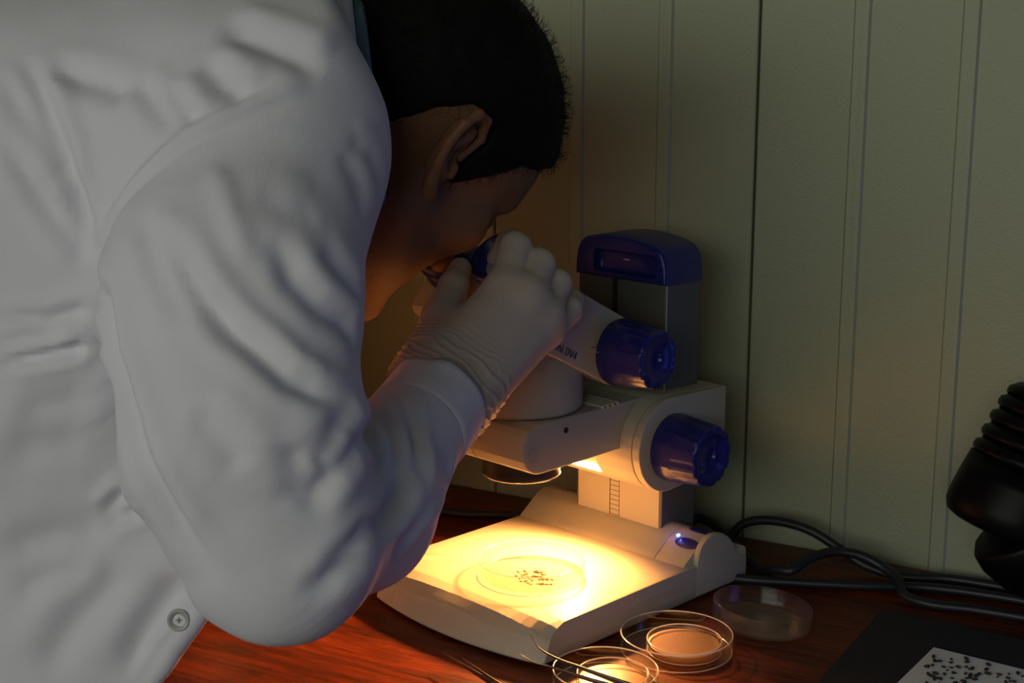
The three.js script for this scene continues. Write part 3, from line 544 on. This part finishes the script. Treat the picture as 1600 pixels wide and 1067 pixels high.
// folds and seams of the cloth: kind, height, width, points in the room
const FOLDS = [
  ['seam', 0.0022, 0.004, [[-0.117, 0.426, -0.832], [-0.137, 0.42, -0.82], [-0.161, 0.41, -0.811], [-0.182, 0.4, -0.809], [-0.204, 0.382, -0.808], [-0.221, 0.363, -0.812], [-0.238, 0.345, -0.833], [-0.246, 0.332, -0.838]]],
  ['valley', 0.0055, 0.0054, [[-0.29, 0.442, -0.869], [-0.271, 0.415, -0.85], [-0.259, 0.386, -0.841], [-0.251, 0.353, -0.839], [-0.245, 0.327, -0.837]]],
  ['valley', 0.004, 0.0058, [[-0.298, 0.399, -0.846], [-0.276, 0.364, -0.84], [-0.257, 0.336, -0.838], [-0.248, 0.322, -0.837]]],
  ['valley', 0.003, 0.0072, [[-0.302, 0.433, -0.864], [-0.281, 0.406, -0.847], [-0.266, 0.377, -0.84], [-0.263, 0.364, -0.84]]],
  ['valley', 0.003, 0.0058, [[-0.216, 0.43, -0.841], [-0.203, 0.416, -0.826], [-0.188, 0.401, -0.812]]],
  ['valley', 0.0028, 0.005, [[-0.195, 0.426, -0.83], [-0.185, 0.415, -0.819], [-0.176, 0.406, -0.811]]],
  ['valley', 0.0035, 0.0072, [[-0.177, 0.441, -0.836], [-0.162, 0.427, -0.823], [-0.148, 0.42, -0.818]]],
  ['valley', 0.005, 0.0086, [[-0.17, 0.459, -0.85], [-0.147, 0.452, -0.842], [-0.126, 0.444, -0.838], [-0.108, 0.432, -0.84]]],
  ['valley', 0.0035, 0.0043, [[-0.303, 0.291, -0.838], [-0.277, 0.288, -0.837], [-0.258, 0.293, -0.838], [-0.222, 0.311, -0.773]]],
  ['valley', 0.0055, 0.0036, [[-0.305, 0.263, -0.837], [-0.282, 0.266, -0.837], [-0.259, 0.271, -0.838], [-0.219, 0.291, -0.768]]],
  ['valley', 0.003, 0.0043, [[-0.305, 0.275, -0.837], [-0.274, 0.278, -0.838], [-0.222, 0.297, -0.772]]],
  ['valley', 0.006, 0.0061, [[-0.189, 0.356, -0.771], [-0.175, 0.336, -0.756], [-0.162, 0.317, -0.748], [-0.147, 0.302, -0.741], [-0.132, 0.292, -0.736], [-0.117, 0.278, -0.733], [-0.101, 0.269, -0.737], [-0.084, 0.258, -0.754]]],
  ['valley', 0.0045, 0.0065, [[-0.129, 0.348, -0.766], [-0.117, 0.325, -0.761], [-0.104, 0.31, -0.764], [-0.091, 0.299, -0.775], [-0.087, 0.288, -0.783]]],
  ['valley', 0.0014, 0.0058, [[-0.094, 0.396, -0.836], [-0.083, 0.384, -0.849], [-0.077, 0.361, -0.865]]],
  ['valley', 0.0016, 0.0072, [[-0.097, 0.389, -0.83], [-0.089, 0.371, -0.832], [-0.085, 0.349, -0.83]]],
  ['valley', 0.0022, 0.0065, [[-0.105, 0.341, -0.779], [-0.092, 0.324, -0.785], [-0.085, 0.308, -0.794]]],
  ['valley', 0.0045, 0.0065, [[-0.089, 0.223, -0.863], [-0.083, 0.239, -0.749], [-0.097, 0.225, -0.731], [-0.11, 0.208, -0.723]]],
  ['valley', 0.006, 0.0058, [[-0.083, 0.223, -0.861], [-0.07, 0.214, -0.835], [-0.066, 0.202, -0.817], [-0.071, 0.189, -0.795], [-0.082, 0.19, -0.743], [-0.102, 0.179, -0.725]]],
  ['valley', 0.004, 0.0058, [[-0.064, 0.218, -0.865], [-0.059, 0.203, -0.832], [-0.064, 0.188, -0.806], [-0.075, 0.185, -0.759]]],
  ['valley', 0.004, 0.0072, [[-0.083, 0.255, -0.755], [-0.092, 0.251, -0.738], [-0.099, 0.238, -0.729], [-0.104, 0.232, -0.726]]],
  ['valley', 0.004, 0.0065, [[-0.113, 0.162, -0.723], [-0.09, 0.174, -0.732], [-0.072, 0.183, -0.775], [-0.06, 0.189, -0.812]]],
  ['valley', 0.003, 0.005, [[-0.081, 0.23, -0.906], [-0.064, 0.218, -0.865], [-0.056, 0.202, -0.836], [-0.055, 0.187, -0.819]]],
  ['ridge', 0.003, 0.005, [[-0.036, 0.199, -0.888], [-0.042, 0.175, -0.869], [-0.053, 0.168, -0.816], [-0.069, 0.153, -0.798]]],
  ['ridge', 0.0028, 0.007, [[-0.166, 0.387, -0.796], [-0.151, 0.361, -0.769], [-0.139, 0.332, -0.755]]],
  ['valley', 0.0035, 0.0065, [[-0.2, 0.36, -0.781], [-0.189, 0.332, -0.758], [-0.168, 0.301, -0.741]]],
  ['valley', 0.005, 0.0043, [[-0.254, 0.163, -0.849], [-0.242, 0.174, -0.851], [-0.188, 0.227, -0.724]]],
  ['valley', 0.0045, 0.0043, [[-0.252, 0.159, -0.849], [-0.234, 0.165, -0.849], [-0.185, 0.218, -0.724]]],
  ['valley', 0.0045, 0.0086, [[-0.162, 0.179, -0.724], [-0.211, 0.115, -0.842], [-0.229, 0.091, -0.839], [-0.243, 0.061, -0.834]]],
  ['seam', 0.0015, 0.003, [[-0.159, 0.174, -0.724], [-0.205, 0.107, -0.841], [-0.223, 0.083, -0.837], [-0.238, 0.059, -0.834]]],
  ['valley', 0.003, 0.0101, [[-0.3, 0.231, -0.838], [-0.266, 0.239, -0.84], [-0.207, 0.269, -0.749]]],
  ['valley', 0.003, 0.0115, [[-0.311, 0.203, -0.84], [-0.273, 0.212, -0.844], [-0.201, 0.255, -0.736]]],
  ['valley', 0.003, 0.0101, [[-0.317, 0.138, -0.844], [-0.282, 0.149, -0.847], [-0.25, 0.153, -0.848]]],
  ['valley', 0.0035, 0.0101, [[-0.295, 0.061, -0.834], [-0.267, 0.101, -0.84], [-0.238, 0.129, -0.844]]],
  ['valley', 0.003, 0.0086, [[-0.31, 0.113, -0.842], [-0.286, 0.125, -0.844], [-0.258, 0.133, -0.845]]],
  ['valley', 0.0035, 0.0072, [[-0.218, 0.42, -0.835], [-0.237, 0.426, -0.847], [-0.279, 0.437, -0.864]]],
  ['valley', 0.005, 0.0065, [[-0.244, 0.327, -0.838], [-0.223, 0.312, -0.774], [-0.217, 0.282, -0.765], [-0.201, 0.254, -0.735], [-0.189, 0.225, -0.724], [-0.175, 0.197, -0.725], [-0.155, 0.166, -0.724]]],
  ['valley', 0.0014, 0.0101, [[-0.139, 0.37, -0.781], [-0.122, 0.36, -0.78], [-0.106, 0.355, -0.79]]],
  ['valley', 0.003, 0.0086, [[-0.166, 0.264, -0.721], [-0.149, 0.249, -0.716], [-0.139, 0.232, -0.715]]],
  ['valley', 0.003, 0.0086, [[-0.115, 0.247, -0.722], [-0.111, 0.229, -0.723], [-0.114, 0.212, -0.722]]],
].map(([k, a, w, p]) => { const r = w * 5 + 0.004, ax = [0, 1, 2]; return { k, a, w, p, lo: ax.map((i) => Math.min(...p.map((q) => q[i])) - r), hi: ax.map((i) => Math.max(...p.map((q) => q[i])) + r) }; });
const BTN = [-0.207,0.0981,-0.8395, 0.000, 0.150, 1.000];
{
  const person = thing('person', 'person in a white lab coat bending over the microscope eyepieces, gloved hand on it', 'person');
  // ---- head: x right, y up, z back, origin between the eyes
  const HR = V(0.5576, -0.2029, 0.8049), HU = V(0.7054, 0.6269, -0.3307), HF = V(0.4375, -0.7522, -0.4927), HO = V(-0.0372, 0.3242, -1.0704);
  const HM = new THREE.Matrix4().makeBasis(HR, HU, HF.clone().negate()).scale(V(0.976, 0.976, 0.976)).setPosition(HO), HI = HM.clone().invert();
  const toHead = (p) => { const v = p.clone().applyMatrix4(HI); return [v.x, v.y, v.z]; };
  const nb = toHead(V(-0.185, 0.375, -0.985)), nb2 = toHead(V(-0.15, 0.33, -1.00));
  const skull = (x, y, z, o = 0) => {
    let d = ell(x, y, z, [0, 0.036, 0.088], [0.0745 + o, 0.077 + o, 0.097 + o]);
    d = smin(d, ell(x, y, z, [0, 0.030, 0.042], [0.060 + o, 0.050 + o, 0.046 + o]), 0.02);
    return d;
  };
  const headField = (x, y, z) => {
    const ax = Math.abs(x);
    let d = skull(x, y, z);
    d = smin(d, ell(x, y, z, [0, -0.040, 0.050], [0.058, 0.068, 0.052]), 0.02);
    d = smin(d, cone(ax, y, z, [0.050, -0.050, 0.080], [0.012, -0.104, 0.012], 0.020, 0.015), 0.022);
    d = smin(d, sph(x, y, z, [0, -0.103, 0.010], 0.016), 0.015);
    d = smin(d, sph(ax, y, z, [0.045, -0.020, 0.026], 0.020), 0.018);
    d = smin(d, cone(ax, y, z, [0.008, 0.019, 0.002], [0.042, 0.020, 0.014], 0.008, 0.010), 0.012);
    d = smax(d, -sph(ax, y, z, [0.032, 0.000, -0.008], 0.0150), 0.010);
    d = smin(d, sph(ax, y, z, [0.031, 0.000, 0.0095], 0.0125), 0.003);
    d = smin(d, cone(x, y, z, [0, 0.008, 0.002], [0, -0.036, -0.020], 0.0075, 0.0095), 0.010);
    d = smin(d, sph(ax, y, z, [0.0115, -0.040, -0.010], 0.0080), 0.005);
    d = smax(d, -sph(ax, y, z, [0.007, -0.0485, -0.0125], 0.0042), 0.003);
    d = smin(d, cone(ax, y, z, [0, -0.064, -0.0035], [0.021, -0.068, 0.008], 0.0072, 0.0045), 0.006);
    d = smin(d, cone(ax, y, z, [0, -0.077, -0.0015], [0.018, -0.074, 0.009], 0.0072, 0.0045), 0.006);
    d = smin(d, cone(x, y, z, [0, -0.020, 0.105], nb, 0.056, 0.064), 0.025);
    d = smin(d, cone(x, y, z, [0, -0.070, 0.070], nb2, 0.040, 0.050), 0.03);
    return d;
  };
  let hg = smooth(net(headField, [-0.11, -0.21, -0.05], [0.11, 0.15, 0.26], 0.0028), 1);
  flatUV(hg, (x, y, z) => [z, y]);
  // ear: rim, inner fold, bowl and lobe on the right side and mirrored
  const earField = (x, y, z) => { // local: x out, y up, z back; origin at the ear canal
    let d = 1e9; const C = (a, b, ra, rb, k) => { d = smin(d, cone(x, y, z, a, b, ra, rb), k); };
    const rim = [[0.004, 0.002, -0.006], [0.008, 0.020, -0.008], [0.013, 0.030, 0.001], [0.017, 0.029, 0.013], [0.019, 0.018, 0.020], [0.018, 0.004, 0.021], [0.015, -0.010, 0.016], [0.011, -0.021, 0.009], [0.008, -0.027, 0.003]];
    const rr = [0.002, 0.0028, 0.0032, 0.0034, 0.0034, 0.0032, 0.0032, 0.0042, 0.0052];
    for (let i = 0; i + 1 < rim.length; i++) C(rim[i], rim[i + 1], rr[i], rr[i + 1], 0.002);
    C([0.009, 0.019, 0.004], [0.013, 0.006, 0.0125], 0.0026, 0.0026, 0.003); C([0.013, 0.006, 0.0125], [0.011, -0.009, 0.0100], 0.0026, 0.0028, 0.003); C([0.011, -0.009, 0.010], [0.009, -0.014, 0.003], 0.0028, 0.0032, 0.003);
    C([0.006, -0.005, -0.004], [0.008, -0.010, -0.003], 0.0036, 0.0034, 0.003);
    d = smin(d, cone(x, y, z, [0.005, 0.016, 0.006], [0.004, -0.010, 0.007], 0.0085, 0.0075), 0.005);
    d = smin(d, cone(x, y, z, [0.003, -0.018, 0.004], [0.005, -0.024, 0.003], 0.005, 0.004), 0.004);
    d = smax(d, -ell(x, y, z, [0.013, -0.001, 0.003], [0.0085, 0.0095, 0.0065]), 0.002);
    return d;
  };
  const e0 = smooth(net(earField, [-0.012, -0.04, -0.02], [0.03, 0.042, 0.034], 0.0011), 1);
  flatUV(e0, (x, y, z) => [z, y]);
  const ears = [1, -1].map((s) => {
    const e = e0.clone(); e.applyMatrix4(new THREE.Matrix4().makeRotationFromEuler(new THREE.Euler(0.26, 0.12, 0))).scale(1.08, 1.08, 1.12).translate(0.0715, -0.006, 0.094);
    if (s < 0) { e.scale(-1, 1, 1); const ix = e.index.array; for (let i = 0; i < ix.length; i += 3) { const t = ix[i]; ix[i] = ix[i + 1]; ix[i + 1] = t; } e.computeVertexNormals(); }
    return e;
  });
  const headG = mergeGeometries([hg, ...ears]).applyMatrix4(HM);
  // forearms under the sleeves and a shirt-covered core belong to the same body
  const fore = flatUV(net((x, y, z) => Math.min(cone(x, y, z, [-0.0930, 0.1740, -0.8500], [-0.0515, 0.2143, -0.9353], 0.028, 0.0240), cone(x, y, z, [-0.27, 0.125, -1.14], [-0.270, 0.050, -1.142], 0.032, 0.024)), [-0.29, 0.0, -1.2], [0.0, 0.26, -0.7], 0.006), (x, y, z) => [x + z, y]);
  mesh('body', mergeGeometries([headG, fore]), M.skin, person);

  // ---- hair
  const HL = [[-0.04, 0.066], [-0.002, 0.065], [0.012, 0.058], [0.024, 0.046], [0.042, 0.036], [0.056, 0.008], [0.066, -0.014], [0.078, -0.016], [0.082, 0.016], [0.092, 0.030], [0.110, 0.028], [0.122, 0.008], [0.130, -0.022], [0.150, -0.042], [0.21, -0.05], [0.26, 0.0], [0.26, 0.22], [-0.04, 0.22]];
  const hairField = (x, y, z) => {
    const o = 0.0055 + 0.0025 * (noise3(x * 90, y * 90, z * 90) - 0.5) + 0.005 * cl((y - 0.05) / 0.05, 0, 1);
    let d = skull(x, y, z, o); d = smin(d, cone(x, y, z, [0, -0.02, 0.105], nb, 0.058, 0.062), 0.02);
    return smax(d, poly2(z, y, HL) + 0.002 * noise3(x * 200, y * 200, z * 200), 0.006);
  };
  const hair = mesh('hair', flatUV(net(hairField, [-0.11, -0.08, -0.05], [0.11, 0.17, 0.24], 0.0026), (x, y, z) => [z, y]).applyMatrix4(HM), M.hair, person);
  { // single strands standing off the cap
    const hp = hair.geometry.attributes.position, hn = hair.geometry.attributes.normal, list = [], greys = [];
    const v = V(), n = V();
    for (let k = 0; k < 5200; k++) {
      const i = Math.floor(rnd() * hp.count); v.fromBufferAttribute(hp, i); n.fromBufferAttribute(hn, i);
      const back = HF.clone().negate().multiplyScalar(0.5).addScaledVector(HU, -0.3).addScaledVector(V(rnd() - 0.5, rnd() - 0.5, rnd() - 0.5), 1.1), L = 0.005 + 0.006 * rnd();
      const dir = n.clone().multiplyScalar(0.45 + 0.5 * rnd()).add(back.multiplyScalar(0.55)).normalize(), b = v.clone().addScaledVector(dir, L * 0.5).addScaledVector(n, 0.0008), c = b.clone().addScaledVector(dir.clone().lerp(back.normalize(), 0.5).normalize(), L * 0.6);
      const s = V().crossVectors(dir, n).normalize().multiplyScalar(0.00022), u = n.clone().multiplyScalar(0.0002);
      const q = (p, f) => [p.clone().addScaledVector(s, f), p.clone().addScaledVector(s, -0.5 * f).addScaledVector(u, f), p.clone().addScaledVector(s, -0.5 * f).addScaledVector(u, -f)];
      const A = q(v.addScaledVector(n, -0.001), 1), Bq = q(b, 0.8), t = [];
      for (let j = 0; j < 3; j++) { const j2 = (j + 1) % 3; t.push(A[j], Bq[j], A[j2], A[j2], Bq[j], Bq[j2], Bq[j], c, Bq[j2]); }
      for (const w of t) list.push(w.x, w.y, w.z);
    }
    const sg = new THREE.BufferGeometry(); sg.setAttribute('position', new THREE.Float32BufferAttribute(list, 3)); sg.computeVertexNormals();
    mesh('hair_strands', sg, M.hair, person).userData.kind = 'stuff';
    // greying stubble of the sideburn
    const gl = [];
    for (let k = 0; k < 130; k++) {
      const z = 0.058 + 0.022 * rnd(), y = -0.012 - 0.026 * rnd(); let x = 0.09; for (let i = 0; i < 40 && headField(x, y, z) > 0.0002; i++) x -= Math.max(0.0003, headField(x, y, z) * 0.7);
      const a = V(x, y, z), b = V(x + 0.0012, y - 0.003 - 0.002 * rnd(), z + 0.002 * (rnd() - 0.5)), w = 0.00018;
      const A = [V(a.x, a.y, a.z + w), V(a.x + w, a.y, a.z - w), V(a.x - w, a.y, a.z - w)];
      for (let j = 0; j < 3; j++) for (const p of [A[j], b, A[(j + 1) % 3]]) gl.push(p.x, p.y, p.z);
    }
    const gg = new THREE.BufferGeometry(); gg.setAttribute('position', new THREE.Float32BufferAttribute(gl, 3)); gg.computeVertexNormals();
    mesh('sideburn', gg.applyMatrix4(HM), M.grey, person).userData = { kind: 'stuff', label: 'greying sideburn hairs' };
    // eyebrows
    for (const s of [1, -1]) mesh('eyebrow', flatUV(net((x, y, z) => cone(x * s, y, z, [0.012, 0.022, -0.0075], [0.048, 0.025, 0.0125], 0.0035, 0.0028) + 0.0012 * noise3(x * 500, y * 500, z * 500), [s > 0 ? 0 : -0.06, 0.01, -0.02], [s > 0 ? 0.06 : 0, 0.04, 0.03], 0.0012), (x, y) => [x, y]).applyMatrix4(HM), M.hair, person);
  }

  // ---- glove: joints in the room, each with its radius
  const G = {
    w1: [-0.0578, 0.2209, -0.9572, 0.0195],
    w2: [-0.0399, 0.2072, -0.9440, 0.0190],
    w0: [-0.0543, 0.2098, -0.9241, 0.0225],
    i: [[-0.0045, 0.2825, -0.9888, 0.0128], [0.0027, 0.3064, -1.0093, 0.0113], [-0.0014, 0.3049, -1.0417, 0.0100], [-0.0104, 0.2928, -1.0534, 0.0085]],
    m: [[0.0107, 0.2756, -0.9843, 0.0128], [0.0195, 0.2949, -1.0068, 0.0112], [0.0168, 0.2928, -1.0411, 0.0100], [0.0071, 0.2823, -1.0532, 0.0085]],
    r: [[0.0220, 0.2615, -0.9915, 0.0122], [0.0320, 0.2797, -1.0127, 0.0105], [0.0301, 0.2771, -1.0439, 0.0095], [0.0219, 0.2655, -1.0557, 0.0082]],
    p: [[0.0254, 0.2485, -0.9989, 0.0104], [0.0410, 0.2597, -1.0177, 0.0096], [0.0436, 0.2623, -1.0387, 0.0086], [0.0362, 0.2561, -1.0537, 0.0075]],
    t: [[-0.0527, 0.2339, -0.9631, 0.0175], [-0.0494, 0.2593, -0.9910, 0.0140], [-0.0415, 0.2789, -1.0116, 0.0105], [-0.0374, 0.2883, -1.0279, 0.0085]],
  };
  const gloveField = (x, y, z) => {
    let d = smin(cone(x, y, z, G.w0, G.w1, G.w0[3], G.w1[3]), cone(x, y, z, G.w0, G.w2, G.w0[3], G.w2[3]), 0.012);
    const to = (a, b, k) => { d = smin(d, cone(x, y, z, a, b, a[3], b[3]), k); };
    to(G.w1, G.i[0], 0.014); to(G.w1, G.m[0], 0.014); to(G.w2, G.r[0], 0.016); to(G.w2, G.p[0], 0.016); to(G.i[0], G.m[0], 0.008); to(G.m[0], G.r[0], 0.008); to(G.r[0], G.p[0], 0.008);
    to(G.w1, G.t[0], 0.016);
    let th = 1e9; for (let i = 0; i < 3; i++) th = smin(th, cone(x, y, z, G.t[i], G.t[i + 1], G.t[i][3], G.t[i + 1][3]), i ? 0.004 : 1e-6); d = smin(d, th, 0.012);
    let f = 1e9; for (const n of ['i', 'm', 'r', 'p']) { let q = 1e9; for (let i = 0; i < 3; i++) q = smin(q, cone(x, y, z, G[n][i], G[n][i + 1], G[n][i][3], G[n][i + 1][3]), i ? 0.003 : 1e-6); f = smin(f, q, 0.0015); }
    return smin(d, f, 0.0035);
  };
  const axis = V(G.m[0][0] - G.w0[0], G.m[0][1] - G.w0[1], G.m[0][2] - G.w0[2]), alen = axis.length(); axis.normalize();
  const thinWeb = (x, y, z) => gloveField(x, y, z);
  const gg = net(thinWeb, [-0.085, 0.17, -1.09], [0.065, 0.335, -0.905], 0.0014);
  displace(smooth(gg, 1), (x, y, z) => {
    const u = (x - G.w0[0]) * axis.x + (y - G.w0[1]) * axis.y + (z - G.w0[2]) * axis.z, s = u / alen;
    const wr = cl((0.62 - s) / 0.25, 0, 1) * cl((s + 0.25) / 0.2, 0, 1), q = u * 1000 / 5.2 + 3.4 * noise3(x * 38, y * 38, z * 38) + 0.7 * noise3(x * 130, y * 130, z * 130);
    const r = Math.pow(0.5 + 0.5 * Math.cos(q * 2 * Math.PI), 6);
    return 0.0022 * wr * r * cl(noise3(x * 55 + 9, y * 55, z * 55) * 3.0 - 0.6, 0, 1) + 0.0006 * (noise3(x * 120, y * 120, z * 120) - 0.5);
  });
  const glove = mesh('glove', flatUV(gg, (x, y, z) => [x + z * 0.5, y + z * 0.3]), M.glove, person);
  glove.userData.label = 'thin wrinkled white rubber glove';
  // rolled open end of the glove round the wrist
  const openTube = (a, b, ra, rb, th, wav, seg = 72, rows = 10) => {
    const A = V(...a), Bv = V(...b), T = Bv.clone().sub(A).normalize(), X = V(0, 1, 0).cross(T).normalize(), Y = T.clone().cross(X), pos = [], idx = [], R = 2 * rows;
    for (let r = 0; r < R; r++) {
      const out = r < rows, t = out ? r / (rows - 1) : (R - 1 - r) / (rows - 1);
      for (let i = 0; i < seg; i++) { const an = 2 * Math.PI * i / seg, w = wav ? wav * (noise3(Math.cos(an) * 2.2 + 5, Math.sin(an) * 2.2, t * 4) - 0.5) : 0, q = ra + (rb - ra) * t + w * t - (out ? 0 : th); const p = A.clone().addScaledVector(T, t * A.distanceTo(Bv) + w * 0.5 * t).addScaledVector(X, Math.cos(an) * q).addScaledVector(Y, Math.sin(an) * q); pos.push(p.x, p.y, p.z); }
    }
    for (let r = 0; r < R; r++) { const r2 = (r + 1) % R; for (let i = 0; i < seg; i++) { const i2 = (i + 1) % seg, a1 = r * seg + i, b1 = r * seg + i2, c1 = r2 * seg + i, d1 = r2 * seg + i2; idx.push(a1, b1, c1, b1, d1, c1); } }
    const q = new THREE.BufferGeometry(); q.setAttribute('position', new THREE.Float32BufferAttribute(pos, 3)); q.setIndex(idx); q.computeVertexNormals(); return flatUV(q, (x, y, z) => [x + z, y]);
  };
  mesh('glove_cuff', openTube([-0.0425, 0.2201, -0.9570], [-0.0508, 0.2121, -0.9389], 0.0255, 0.0325, 0.0012, 0.005), M.glove, glove);
  // the other gloved hand rests flat on the desk behind the near sleeve
  const LG = { c: [[-0.283, 0.048, -1.146, 0.024], [-0.235, 0.022, -1.118, 0.019]], f: [[[-0.195, 0.018, -1.135, 0.011], [-0.165, 0.016, -1.140, 0.009]], [[-0.190, 0.018, -1.120, 0.011], [-0.157, 0.015, -1.120, 0.009]], [[-0.193, 0.018, -1.104, 0.011], [-0.163, 0.015, -1.100, 0.009]], [[-0.203, 0.017, -1.090, 0.010], [-0.179, 0.014, -1.084, 0.008]], [[-0.235, 0.020, -1.150, 0.012], [-0.209, 0.016, -1.166, 0.010]]] };
  const lg = flatUV(net((x, y, z) => { let d = cone(x, y, z, LG.c[0], LG.c[1], 0.024, 0.019); for (const [a, b] of LG.f) { d = smin(d, cone(x, y, z, LG.c[1], a, 0.013, a[3]), 0.008); d = smin(d, cone(x, y, z, a, b, a[3], b[3]), 0.003); } return Math.max(d, 0.001 - y); }, [-0.32, -0.005, -1.19], [-0.14, 0.09, -1.06], 0.003), (x, y, z) => [x, z]);
  mesh('glove', lg, M.glove, person);

  // ---- lab coat
  const t0 = Date.now();
  let cg = smooth(net(coatField, [-0.93, -0.36, -1.24], [0.01, 0.54, -0.68], 0.0036), 2);
  displace(cg, (x, y, z) => {
    let d = 0.0025 * (noise3(x * 14, y * 14, z * 14) - 0.5) + 0.0012 * (noise3(x * 45, y * 45, z * 45) - 0.5);
    for (const f of FOLDS) {
      if (x < f.lo[0] || y < f.lo[1] || z < f.lo[2] || x > f.hi[0] || y > f.hi[1] || z > f.hi[2]) continue;
      let best = 1e9, bt = 0, sg = 1;
      for (let i = 0; i + 1 < f.p.length; i++) {
        const a = f.p[i], b = f.p[i + 1], ex = b[0] - a[0], ey = b[1] - a[1], ez = b[2] - a[2], t = cl(((x - a[0]) * ex + (y - a[1]) * ey + (z - a[2]) * ez) / (ex * ex + ey * ey + ez * ez), 0, 1);
        const qx = x - a[0] - ex * t, qy = y - a[1] - ey * t, qz = z - a[2] - ez * t, r = qx * qx + qy * qy + qz * qz;
        if (r < best) { best = r; bt = (i + t) / (f.p.length - 1); sg = ex * qy - ey * qx > 0 ? 1 : -1; }
      }
      const r = Math.sqrt(best), end = f.open ? 1 : Math.min(1, Math.min(bt, 1 - bt) * 5 + (f.cap ?? 0));
      if (f.k === 'seam') d += end * (f.a * Math.exp(-r * r / (f.w * f.w)) - f.a * 0.7 * Math.exp(-((r - 1.9 * f.w) ** 2) / (f.w * f.w)));
      else if (f.k === 'valley') { const u = sg * r / f.w; d += end * 1.15 * f.a * (-Math.exp(-u * u) + 0.55 * Math.exp(-((u - 2.1) ** 2) / 1.4) + 0.3 * Math.exp(-((u + 2.1) ** 2) / 1.4)); }
      else d += end * f.a * Math.exp(-r * r / (f.w * f.w));
    }
    return d;
  });
  const coat = mesh('lab_coat', flatUV(cg, (x, y, z) => [x + 0.4 * z, y + 0.3 * z]), M.coat, person);
  coat.userData.label = 'loose white cotton lab coat';
  mesh('cuff', openTube([-0.0632, 0.2002, -0.9144], [-0.0508, 0.2115, -0.9416], 0.0362, 0.0358, 0.0022, 0.003), M.coat, coat);
  { // stand-and-fall collar round the neck
    const Cn = V(-0.1270, 0.3980, -1.000), ax = V(0.99, 0.09, -0.10).normalize(), X = V(0, 1, 0).addScaledVector(ax, -ax.y).normalize(), Y = ax.clone().cross(X);
    const ring = (mat, name, rows, parent, span) => {
      const pos = [], idx = [], S = 90, R = rows.length;
      for (let i = 0; i <= S; i++) { const an = span * (2 * i / S - 1), e = 1 + 0.03 * Math.sin(an * 5); for (const [r, h] of rows) { const p = Cn.clone().addScaledVector(ax, h).addScaledVector(X, Math.cos(an) * r * e).addScaledVector(Y, Math.sin(an) * r * e); pos.push(p.x, p.y, p.z); } }
      for (let i = 0; i < S; i++) for (let j = 0; j < R; j++) { const j2 = (j + 1) % R, a = i * R + j, b = i * R + j2; idx.push(a, a + R, b, b, a + R, b + R); }
      const g = new THREE.BufferGeometry(); g.setAttribute('position', new THREE.Float32BufferAttribute(pos, 3)); g.setIndex(idx); g.computeVertexNormals(); return mesh(name, flatUV(g, (x, y, z) => [x + z, y]), mat, parent);
    };
    ring(M.coat, 'collar', [[0.078, 0.010], [0.079, 0.022], [0.083, 0.026], [0.087, 0.020], [0.096, -0.010], [0.106, -0.034], [0.104, -0.036], [0.092, -0.014], [0.080, -0.010]], coat, 2.5);
    const sc = ring(M.shirt, 'shirt_collar', [[0.071, 0.0], [0.071, 0.031], [0.073, 0.034], [0.076, 0.031], [0.0765, 0.0]], person, 2.7);
    sc.userData.label = 'blue shirt collar';
  }
  { // button and its stitches on the front edge
    const b = mesh('button', lathe([[0, 0.0008], [0.0034, 0.0008], [0.0044, 0.0018], [0.0058, 0.0028], [0.0068, 0.0026], [0.0073, 0.0015], [0.0070, 0], [0, 0]], 40), M.button, coat);
    b.position.set(BTN[0], BTN[1], BTN[2]); b.quaternion.setFromUnitVectors(V(0, 1, 0), V(BTN[3], BTN[4], BTN[5]).normalize());
    mesh('thread', merged([box(-0.0018, 0.0018, 0.0008, 0.0016, -0.0004, 0.0004), box(-0.0004, 0.0004, 0.0008, 0.0016, -0.0018, 0.0018)]), M.thread, b);
  }
  // ---- trousers and shoes below the coat
  const leg = (s) => [[-0.75, 0.05, TZ + s * 0.08, 0.095], [-0.73, -0.28, TZ + s * 0.10, 0.070], [-0.77, FLOOR + 0.07, TZ + s * 0.11, 0.052]];
  mesh('trousers', flatUV(net((x, y, z) => Math.max(smin(chain(x, y, z, leg(1), 0.03), chain(x, y, z, leg(-1), 0.03), 0.02), FLOOR + 0.06 - y), [-0.90, FLOOR, -1.2], [-0.58, 0.12, -0.76], 0.012), (x, y, z) => [x, y]), M.trousers, person);
  for (const s of [1, -1]) mesh('shoe', flatUV(net((x, y, z) => Math.max(smin(ell(x, y, z, [-0.71, FLOOR + 0.035, TZ + s * 0.11], [0.135, 0.045, 0.046]), cone(x, y, z, [-0.79, FLOOR + 0.04, TZ + s * 0.11], [-0.78, FLOOR + 0.085, TZ + s * 0.11], 0.046, 0.045), 0.02), FLOOR + 0.002 - y), [-0.89, FLOOR - 0.02, TZ + s * 0.11 - 0.08], [-0.55, FLOOR + 0.15, TZ + s * 0.11 + 0.08], 0.008), (x, y, z) => [x, z]), M.black, person);
}

renderer.render(scene, camera);
